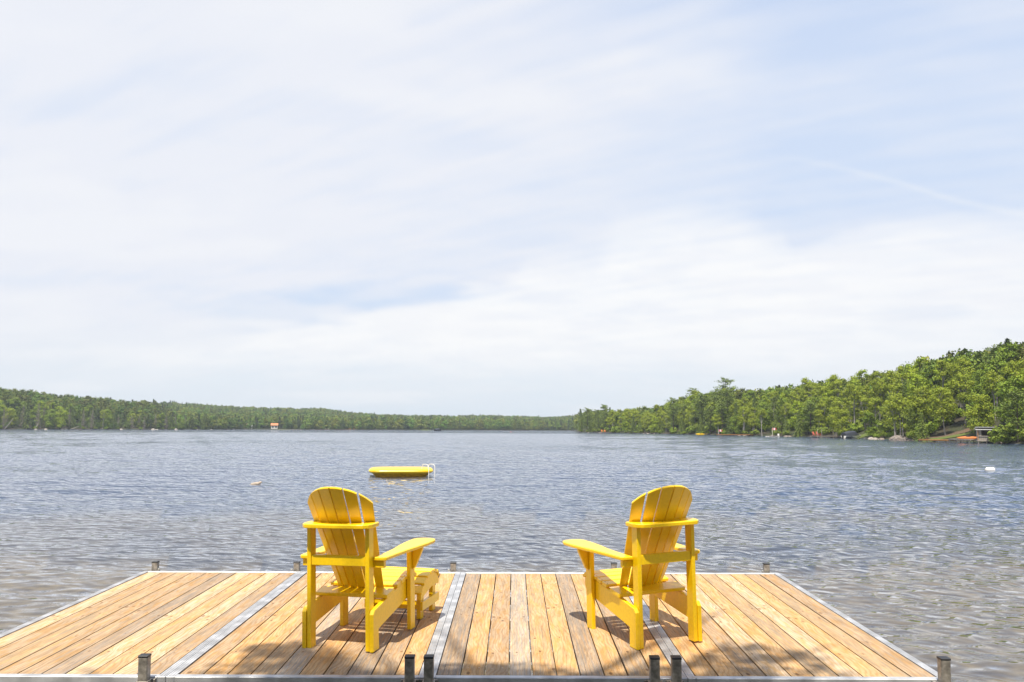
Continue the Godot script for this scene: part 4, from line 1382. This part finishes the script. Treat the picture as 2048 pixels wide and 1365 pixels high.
	for x in [-1.37, 0.5, 1.37]:
		part("corner_post", bx(Vector3(x - 0.06, 0.45, 1.39), Vector3(x + 0.06, 2.45, 1.5), 0.01), M.orange_board, o)
	var rr := part("roof", bx(Vector3(-1.75, -0.03, -1.9), Vector3(1.75, 0.05, 1.95), 0.01), M.tin_roof, o)
	rr.transform = Transform3D(Basis(Vector3.RIGHT, -0.09), Vector3(0, 2.6, 0))
	part("fascia", bx(Vector3(-1.78, 2.28, 1.92), Vector3(1.78, 2.44, 1.97), 0.01), M.white_wall, o)
	for x in [-1.3, 0.0, 1.3]:
		part("pile", rod([Vector3(x, -1.5, 1.3), Vector3(x, 0.26, 1.3)], 0.1, 6), M.grey_board, o)
	dock_between("long weathered dock leading along the shore to the boathouse", at_shore(27.1, -2.6), at_shore(28.25, -2.2), 2.2, "grey_board", 0.62)
	dock_between("low end of the weathered dock reaching out past the lawn", at_shore(25.4, -4.4), at_shore(27.05, -3.0), 1.6, "orange_board", 0.45)
	for k in 1:
		var kp := at_shore(27.85 + 0.28 * k, -2.0 + 0.3 * k)
		kayak("orange kayak lying on the dock beside the boathouse", kp.x, 0.55, kp.y, -20, "orange_plastic", "orange kayaks by the boathouse")
	var tp := at_shore(27.0, 9.0)
	patch("trail", "bare earth bank above the boathouse dock", tp.x, tp.y, 4.5, 1.7, 20, "trail", 9)
	var gp2 := at_shore(26.3, 3.0)
	patch("lawn", "grassy bank behind the low end of the weathered dock", gp2.x, gp2.y, 6, 1.8, 24, "lawn", 11)
	for q in [[23.9, 0.4, 1.2], [24.2, 0.3, 1.5], [24.5, 0.1, 1.0], [24.05, 1.6, 1.2]]:
		p = at_shore(q[0], q[1])
		boulder(p.x, p.y, q[2], "rock", "brown shore boulder between the lawn and the boathouse dock", int(q[0] * 20), "boulders near the boathouse dock")
	for q in [[22.3, -0.6, 0.6], [22.6, -0.3, 0.8], [22.85, -0.2, 0.7], [23.1, -0.4, 0.5]]:
		p = at_shore(q[0], q[1])
		boulder(p.x, p.y, q[2], "pale_rock", "pale flat rock at the water below the bright lawn", int(q[0] * 20), "pale rocks below the lawn")
	var g := RandomNumberGenerator.new()
	g.seed = 88
	for k in 34:
		var az := g.randf_range(4.6, 34.0)
		p = at_shore(az, g.randf_range(-0.9, 0.3))
		if clear_of(p.x, p.y):
			boulder(p.x, p.y, g.randf_range(0.3, 0.75), "rock", "small brown rock along the foot of the wooded slope", k + 3, "rocks along the wooded shore")
	for k in 26:
		var az := g.randf_range(-37.0, -17.5)
		p = at_shore(az, g.randf_range(-0.5, 1.0))
		boulder(p.x, p.y, g.randf_range(0.5, 1.4), "pale_rock", "pale rock at the water's edge of the far headland", k + 50, "rocks along the far headland")

# ---------------------------------------------------------------- all together
func _ready() -> void:
	rng.seed = 1
	# camera
	var cam := Camera3D.new()
	cam.name = "camera"
	cam.fov = 43.28
	cam.near = 0.1
	cam.far = 6000.0
	cam.position = Vector3(0, 2.0, 0)
	cam.basis = Basis(Vector3.RIGHT, deg_to_rad(5.79)) * Basis(Vector3(0, 0, 1), deg_to_rad(0.29))
	add_child(cam)
	cam.current = true
	# sky and air
	var env := Environment.new()
	env.background_mode = Environment.BG_SKY
	env.sky = make_sky()
	env.tonemap_mode = Environment.TONE_MAPPER_LINEAR
	env.tonemap_exposure = 1.45
	env.fog_enabled = true
	env.fog_density = 0.0002
	env.fog_light_color = Color(0.86, 0.91, 0.97)
	env.sdfgi_enabled = true
	env.ssao_enabled = true
	env.ssil_enabled = true
	var we := WorldEnvironment.new()
	we.name = "world"
	we.environment = env
	add_child(we)
	# sun, high behind the camera
	var sun := DirectionalLight3D.new()
	sun.name = "sun"
	sun.light_energy = 1.6
	sun.light_color = Color(1.0, 0.965, 0.9)
	sun.light_angular_distance = 0.53
	sun.shadow_enabled = true
	add_child(sun)
	sun.look_at_from_position(Vector3(-0.11, 1.0, 0.4) * 50.0, Vector3.ZERO)
	print("sky ", Time.get_ticks_msec())
	# setting
	make_materials()
	print("materials ", Time.get_ticks_msec())
	make_ground()
	make_water()
	print("water ", Time.get_ticks_msec())
	# dock and chairs
	deck = Transform3D(Basis(Vector3.UP, -0.00265) * Basis(Vector3.RIGHT, 0.02238) * Basis(Vector3(0, 0, 1), 0.00232), Vector3(-0.468, 0.608, -4.970))
	var screw := CylinderMesh.new()
	screw.top_radius = 0.0035
	screw.bottom_radius = 0.0035
	screw.height = 0.0012
	screw.radial_segments = 8
	screw.rings = 0
	M.screw_mesh = screw
	make_dock()
	var level := Transform3D(Basis(Vector3(0, 0, 1), 0.02), Vector3.ZERO)      # the chairs stand a little off plumb on the worn boards
	var left := deck * Transform3D(Basis(), Vector3(-0.527, 0.002, -0.858)) * level * turned(0, 0, 0, -15)
	make_chair("yellow slatted lounge chair with a matching footrest in front of it", left)
	make_footrest(deck * turned(-0.527, 0.003, -0.858, -15) * turned(0.012, 0, -0.67, 2))
	make_chair("yellow slatted lounge chair without a footrest, angled towards the raft", deck * Transform3D(Basis(), Vector3(1.36, 0.002, -0.965)) * level * turned(0, 0, 0, 22))
	make_raft()
	make_floats()
	# shores
	keep_clear = []
	for q in [[20.1, 1.0, 3.0], [21.4, 1.0, 4.5], [22.3, 6.0, 7.5], [22.7, 12.0, 4.0], [26.4, 3.0, 4.0], [27.2, 8.0, 3.2], [24.2, 0.5, 2.0], [28.75, 0.0, 4.4], [28.3, 2.0, 4.0], [27.6, 1.0, 3.5]]:
		var a := at_shore(q[0], q[1])
		keep_clear.append([a.x, a.y, q[2]])
	for q in [[-214, -626, 9], [-208, -610, 9], [-200, -642, 8], [-197, -626, 7], [-192, -634, 4], [-177, -645, 8], [-176, -630, 13], [-143, -668, 6], [-140, -656, 5], [-127, -684, 7], [-160, -640, 8]]:
		keep_clear.append(q)
	make_kinds()
	print("kinds ", Time.get_ticks_msec())
	make_near_wood()
	make_headland()
	make_masses()
	make_shade_tree()
	print("trees ", Time.get_ticks_msec())
	make_far_shore()
	print("done ", Time.get_ticks_msec())
